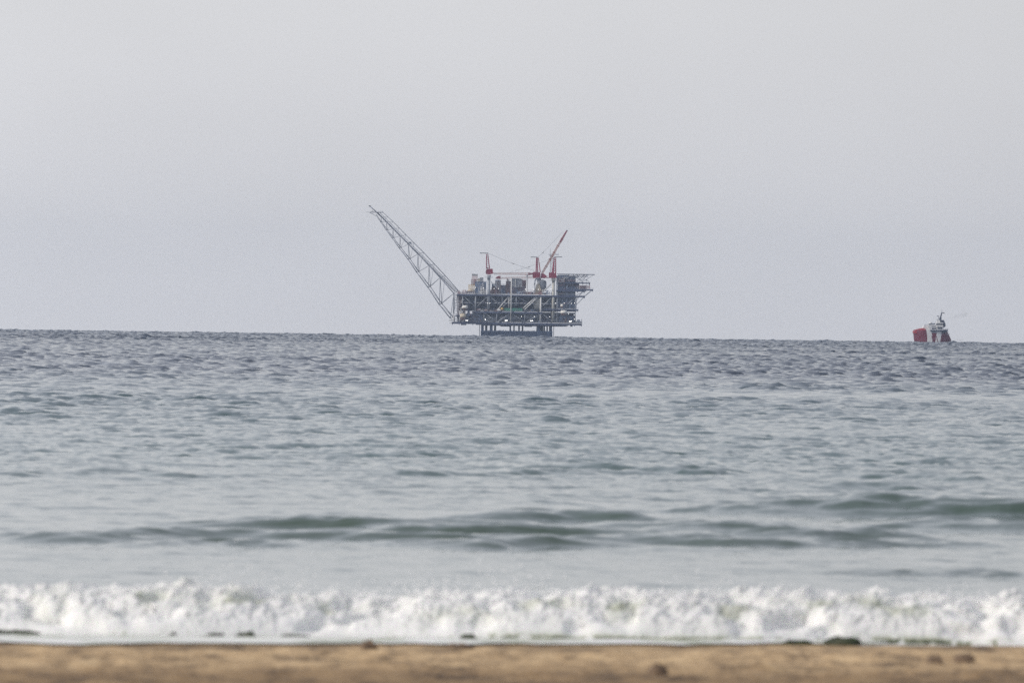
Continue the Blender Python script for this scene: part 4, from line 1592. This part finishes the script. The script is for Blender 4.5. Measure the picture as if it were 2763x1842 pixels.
def build_hull():
    nl, na = 70, 640
    vs, fs, mats = [], [], []
    for k in range(nl + 1):
        Y = 1200 + (772 - 1200) * k / nl
        L_, R_ = interp(Y)
        xl, z = q(L_, Y)[0], q(950, Y)[2]
        xr = q(R_, Y)[0]
        cx_, hw = (xl + xr) / 2, (xr - xl) / 2
        for i in range(na):
            t = 2 * math.pi * i / na
            c_, s_ = math.cos(t), math.sin(t)
            x = cx_ + hw * math.copysign(abs(c_) ** .62, c_)
            y = -math.copysign(abs(s_) ** .8, s_)
            y = 16 + y * 16 if y < 0 else 16 + y * 46
            vs.append((x, y, z))
    for k in range(nl):
        for i in range(na):
            j = (i + 1) % na
            fs.append((k * na + i, k * na + j, (k + 1) * na + j, (k + 1) * na + i))
            cxm = (vs[k * na + i][0] + vs[k * na + j][0]) / 2
            Y = 1200 + (772 - 1200) * (k + .5) / nl
            Xm = cxm / SK + 950
            l1 = np.interp(Y, [770, 850, 900, 1100], [775, 785, 800, 806]); r1 = np.interp(Y, [770, 900, 1100], [880, 922, 942])
            l2 = np.interp(Y, [850, 930, 1100], [1052, 1040, 1015]); r2 = np.interp(Y, [850, 930, 1100], [1184, 1172, 1142])
            l3 = np.interp(Y, [930, 1100], [1040, 1072]); r3 = l3 + 18
            if l1 < Xm < r1 or (l2 < Xm < r2 and not (l3 < Xm < r3 and Y > 930)):
                mats.append(1)
            elif 795 < Y < 852 and 890 < Xm < 1290:
                mats.append(2)
            else:
                mats.append(0)
    fs.append(tuple(range(na))[::-1]); mats.append(0)
    fs.append(tuple(range(nl * na, (nl + 1) * na))); mats.append(2)
    o = mesh_obj('hull', vs, fs, SHIP_RED_SHADED, ship, True)
    o.data.materials.append(SHIP_WHITE)
    o.data.materials.append(SHIP_GREY)
    o.data.polygons.foreach_set('material_index', mats)
    return o


hull = build_hull()
# rounded red shoulder at the left, sunlight painted in as a brighter red than the hull
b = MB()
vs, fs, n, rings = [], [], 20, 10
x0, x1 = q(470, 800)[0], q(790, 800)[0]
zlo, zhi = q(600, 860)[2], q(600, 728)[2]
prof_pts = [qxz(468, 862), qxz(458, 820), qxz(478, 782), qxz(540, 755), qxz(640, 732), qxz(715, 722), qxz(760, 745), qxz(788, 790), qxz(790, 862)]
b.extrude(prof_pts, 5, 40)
b.build('forecastle', SHIP_RED_LIT, ship)
b = MB().tube(q(640, 824, 4.6), q(760, 830, 3.2), .28, n=6)
b.build('fender', SHIP_WHITE, ship)
# deck edge, bulwark and rails
b = MB()
b.box(q(882, 800, -.6), (q(1350, 800)[0], 50, q(1110, 772)[2]))
b.build('bulwark', SHIP_DARK, ship)
b = MB()
b.rail(q(1180, 768, 0), q(1345, 772, 0), h=1.2, r=.09, step=1.5)
b.tube(q(1345, 790, 0), q(1350, 740, 0), .25, n=5)
b.extrude([qxz(1230, 790), qxz(1345, 790), qxz(1345, 765), qxz(1260, 758)], 2, 20)
b.build('aft_rail', SHIP_GREY, ship)
b = MB()
for Y, X0, X1 in ((826, 1300, 1375), (880, 1330, 1405)):
    b.tube(q(X0, Y, 1.5), q(X1, Y + 2, 8), .22, n=6)
b.build('rubbing_strip', SHIP_WHITE, ship)
# superstructure
sup = empty('superstructure'); sup.parent = ship


def tier(pts, y0, y1, mat, name='deckhouse', windows=None, par=None):
    o = MB().extrude([qxz(*a) for a in pts], y0, y1).build(name, mat, par or sup)
    if windows:
        Y0, Y1, X0, X1, nw = windows
        b = MB()
        for i in range(nw):
            a0 = X0 + (X1 - X0) * (i + .12) / nw
            a1 = X0 + (X1 - X0) * (i + .88) / nw
            A, B_ = q(a0, Y0), q(a1, Y1)
            MB().box((A[0], y0 - .12, A[2]), (B_[0], y0 - .003, B_[2])).build('window', SHIP_DARK, o)
    return o


tier([(690, 720), (735, 655), (850, 650), (880, 665), (880, 780), (760, 780)], 8, 34, SHIP_WHITE)
tier([(845, 790), (850, 690), (1045, 690), (1050, 770), (1050, 790)], 6, 36, SHIP_WHITE, windows=(752, 712, 930, 1045, 3))
tier([(830, 688), (845, 632), (1060, 640), (1075, 688)], 7, 30, SHIP_WHITE, windows=(680, 664, 935, 1040, 4))
tier([(860, 630), (870, 600), (1000, 606), (1010, 632)], 8, 24, SHIP_GREY, windows=(628, 614, 870, 1000, 4))
tier([(1065, 800), (1050, 690), (1225, 690), (1215, 800)], 3, 30, SHIP_WHITE, windows=(745, 700, 1080, 1200, 3))
tier([(1055, 690), (1070, 640), (1225, 640), (1235, 690)], 2, 30, SHIP_WHITE)
tier([(1062, 640), (1068, 605), (1215, 605), (1220, 640)], 3, 26, SHIP_DARK, name='bridge_glazing')
tier([(1050, 605), (1060, 575), (1230, 575), (1232, 605)], 2, 28, SHIP_WHITE, name='bridge_roof')
tier([(1050, 575), (1075, 505), (1140, 500), (1160, 575)], 6, 20, SHIP_WHITE, name='wheelhouse')
tier([(1215, 700), (1215, 530), (1262, 525), (1302, 620), (1298, 680), (1250, 712)], 10, 32, SHIP_DARK, name='funnel_casing')
a = q(908, 598, 14)
MB().lathe((a[0], 14, a[2]), [(1.6, -.2), (1.7, .3), (1.4, .9), (.7, 1.25), (.1, 1.3)], 14).build('radar_dome', SHIP_WHITE, sup, True)
a = q(1000, 622, 12)
MB().lathe((a[0], 12, a[2]), [(.9, 0), (1.0, .5), (.5, 1.0), (.1, 1.1)], 12).build('radar_dome', SHIP_GREY, sup, True)
b = MB()
b.tube(q(840, 626, 6), q(885, 612, 6), .25, n=5)
b.tube(q(918, 580, 14), q(918, 540, 14), .09, n=4)
b.tube(q(1030, 600, 10), q(1035, 545, 10), .1, n=4)
b.tube(q(1085, 510, 10), q(1100, 590, 5), .18, n=5)
b.rail(q(1050, 520, 6), q(1160, 515, 6), h=.9, r=.08, step=1)
b.rail(q(735, 655, 8), q(850, 650, 8), h=.9, r=.08, step=1)
b.rail(q(850, 690, 5.6), q(1045, 690, 5.6), h=.9, r=.07, step=1)
b.build('rigging', SHIP_GREY, sup)
# mast
mast = MB()
mast.tube(q(1165, 575, 14), q(1178, 420, 14), 1.0, .6, n=8)
mast.tube(q(1178, 420, 14), q(1205, 310, 14), .55, .4, n=8)
mast.tube(q(1205, 310, 14), q(1208, 225, 14), .14, .06, n=5)
mast.tube(q(1200, 318, 14), q(1240, 312, 14), .3, n=6)
mast.tube(q(1240, 312, 14), q(1276, 332, 14), .35, n=6)
mast.extrude([qxz(1140, 520), qxz(1148, 440), qxz(1188, 430), qxz(1196, 520)], 12, 16)
m_o = mast.build('mast', SHIP_DARK, ship)
b = MB()
b.box(q(1150, 528, 11), (q(1262, 512)[0], 17, q(1262, 508)[2]))
b.tube(q(1070, 398, 13), q(1140, 402, 13), .14, n=5)
b.tube(q(1108, 400, 13), q(1120, 470, 13), .16, n=5)
b.tube(q(1080, 398, 13), q(1112, 412, 13), .25, n=5)
b.tube(q(1115, 470, 13), q(1150, 470, 13), .25, n=5)
b.build('radar_bar', SHIP_DARK, m_o)


# ---------------------------------------------------------------- exhaust smoke drifting to the right of the ship
def smoke(name, X0, Y0, X1, Y1, r0, r1, dens, label, seed):
    A, B_ = Vector(q(X0, Y0, 14)), Vector(q(X1, Y1, 24))
    vs, fs, n, k_ = [], [], 12, 16
    g = random.Random(seed)
    d = (B_ - A)
    for k in range(k_ + 1):
        t = k / k_
        c = A + d * t + Vector((0, 0, g.uniform(-.25, .25) * (r0 + (r1 - r0) * t)))
        r = (r0 + (r1 - r0) * t) * (0.25 if k in (0, k_) else 1)
        for i in range(n):
            an = 2 * math.pi * i / n
            vs.append(c + Vector((0, math.cos(an), math.sin(an))) * r * g.uniform(.85, 1.15) + Vector((0, 0, 0)))
    for k in range(k_):
        for i in range(n):
            j = (i + 1) % n
            fs.append((k * n + i, (k + 1) * n + i, (k + 1) * n + j, k * n + j))
    fs += [tuple(range(n)), tuple(range(k_ * n, (k_ + 1) * n))[::-1]]
    m = bpy.data.materials.new('exhaust_smoke')
    m.use_nodes = True
    nn, l = m.node_tree.nodes, m.node_tree.links
    nn.clear()
    out = nn.new('ShaderNodeOutputMaterial')
    pv = nn.new('ShaderNodeVolumePrincipled')
    pv.inputs['Color'].default_value = (0.12, 0.11, 0.10, 1)
    tc = nn.new('ShaderNodeTexCoord')
    tx = nn.new('ShaderNodeTexNoise')
    tx.inputs['Scale'].default_value = .45
    tx.inputs['Detail'].default_value = 3
    l.new(tc.outputs['Object'], tx.inputs['Vector'])
    mr_ = nn.new('ShaderNodeMapRange')
    mr_.inputs['From Min'].default_value = .30
    mr_.inputs['From Max'].default_value = .75
    mr_.inputs['To Max'].default_value = dens
    l.new(tx.outputs[0], mr_.inputs[0])
    l.new(mr_.outputs[0], pv.inputs['Density'])
    l.new(pv.outputs[0], out.inputs['Volume'])
    o = mesh_obj(name, vs, fs, m)
    bm = bmesh.new()                       # volume needs outward faces
    bm.from_mesh(o.data)
    bmesh.ops.recalc_face_normals(bm, faces=bm.faces)
    bm.to_mesh(o.data)
    bm.free()
    o.location = S_ORG
    tag(o, label, 'smoke', kind='stuff')


smoke('funnel_smoke', 1285, 500, 1900, 350, .5, 2.4, 0.07, 'faint grey smoke drifting right from the ship funnel', 3)
smoke('exhaust_smoke', 1460, 1035, 1780, 1046, .35, .9, 0.16, 'faint brown exhaust low over the water right of the ship', 4)


# ---------------------------------------------------------------- weed and stones on the shore
WEED = paint('dark_weed', (0.035, 0.045, 0.018), var=0.4, rough=0.6, scale=6, streak=False)
STONE = paint('dark_stone', (0.19, 0.13, 0.085), var=0.35, rough=0.8, scale=8, streak=False)


def lump(name, px, py, w, h, d, mat, label, cat, group, seed, y=None):
    if y is None:
        lo, hi = 90.0, 150.0
        for _ in range(50):
            mid_ = (lo + hi) / 2
            wv = at(px, py, mid_)
            if wv.z > float(beach_z(np.array(wv.x), np.array(mid_))): lo = mid_
            else: hi = mid_
        y = lo
    if y == 'foot':
        y = 130.0
        while at(px, py, y).z > 0.02:
            y += 0.05
        y = min(y, 140.7 + 0.08 * at(px, py, y).x - 0.35)
    wv = at(px, py, y)
    g = np.random.default_rng(seed)
    n, k_ = 28, 12
    vs, fs = [], []
    ph = g.uniform(0, 6, 6)
    for k in range(k_ + 1):
        el = math.pi / 2 * (1 - k / k_) - .25 * (k / k_)
        for i in range(n):
            an = 2 * math.pi * i / n
            rr = 1 + .16 * math.sin(2 * an + ph[0]) + .12 * math.sin(3 * an + ph[1] + el * 2) + .09 * math.sin(5 * an + ph[2] + el * 3) + .05 * g.normal()
            vs.append((math.cos(an) * math.cos(el) * w / 2 * rr, math.sin(an) * math.cos(el) * d / 2 * rr, math.sin(el) * h * (rr if k > 2 else 1)))
    for k in range(k_):
        for i in range(n):
            j = (i + 1) % n
            fs.append((k * n + i, (k + 1) * n + i, (k + 1) * n + j, k * n + j))
    fs.append(tuple(range(n)))
    o = mesh_obj(name, vs, fs, mat, None, True)
    o.location = (wv.x, y, wv.z)
    tag(o, label, cat, group)


GW, GS = 'weed clumps at the foot of the breaking wave', 'dark stones lying on the sand'
lump('weed_clump', 2275, 1736, .44, .085, .35, WEED, 'largest dark green weed clump, at the foot of the foam towards the right', 'weed', GW, 1, y='foot')
lump('weed_clump', 2150, 1736, .34, .05, .3, WEED, 'low dark weed patch just left of the largest green clump', 'weed', GW, 2, y='foot')
lump('weed_clump', 30, 1716, .7, .08, .35, WEED, 'wide dark weed clump at the left edge under the foam', 'weed', GW, 3, y='foot')
lump('weed_clump', 665, 1722, .30, .08, .3, WEED, 'dark weed clump at the foot of the foam left of the middle', 'weed', GW, 4, y='foot')
lump('weed_clump', 580, 1720, .30, .06, .3, WEED, 'small flat weed patch beside a larger clump left of the middle', 'weed', GW, 5, y='foot')
lump('weed_clump', 460, 1716, .16, .05, .3, WEED, 'small weed clump between the left edge and the middle of the foam', 'weed', GW, 6, y='foot')
lump('weed_clump', 800, 1722, .42, .05, .3, WEED, 'thin dark weed line under the foam straight above the near stone', 'weed', GW, 7, y='foot')
lump('weed_clump', 1262, 1729, .2, .09, .3, WEED, 'small brownish weed lump at the foot of the foam near the middle', 'weed', GW, 8, y='foot')
lump('stone', 995, 1752, .24, .11, .3, STONE, 'dark stone on the upper sand left of the middle', 'stone', GS, 9)
lump('stone', 1240, 1748, .36, .06, .3, STONE, 'low brown stone on the upper sand just right of the first stone', 'stone', GS, 10)
lump('stone', 2522, 1791, .18, .09, .3, STONE, 'left one of the two small dark stones at the right', 'stone', GS, 11)
lump('stone', 2600, 1785, .22, .10, .3, STONE, 'right one of the two small dark stones at the right', 'stone', GS, 12)
lump('stone', 1775, 1824, .22, .13, .3, STONE, 'dark stone low in the sand right of the middle', 'stone', GS, 13)
lump('stone', 1525, 1834, .24, .06, .3, STONE, 'flat dark stone at the bottom edge near the middle', 'stone', GS, 14)
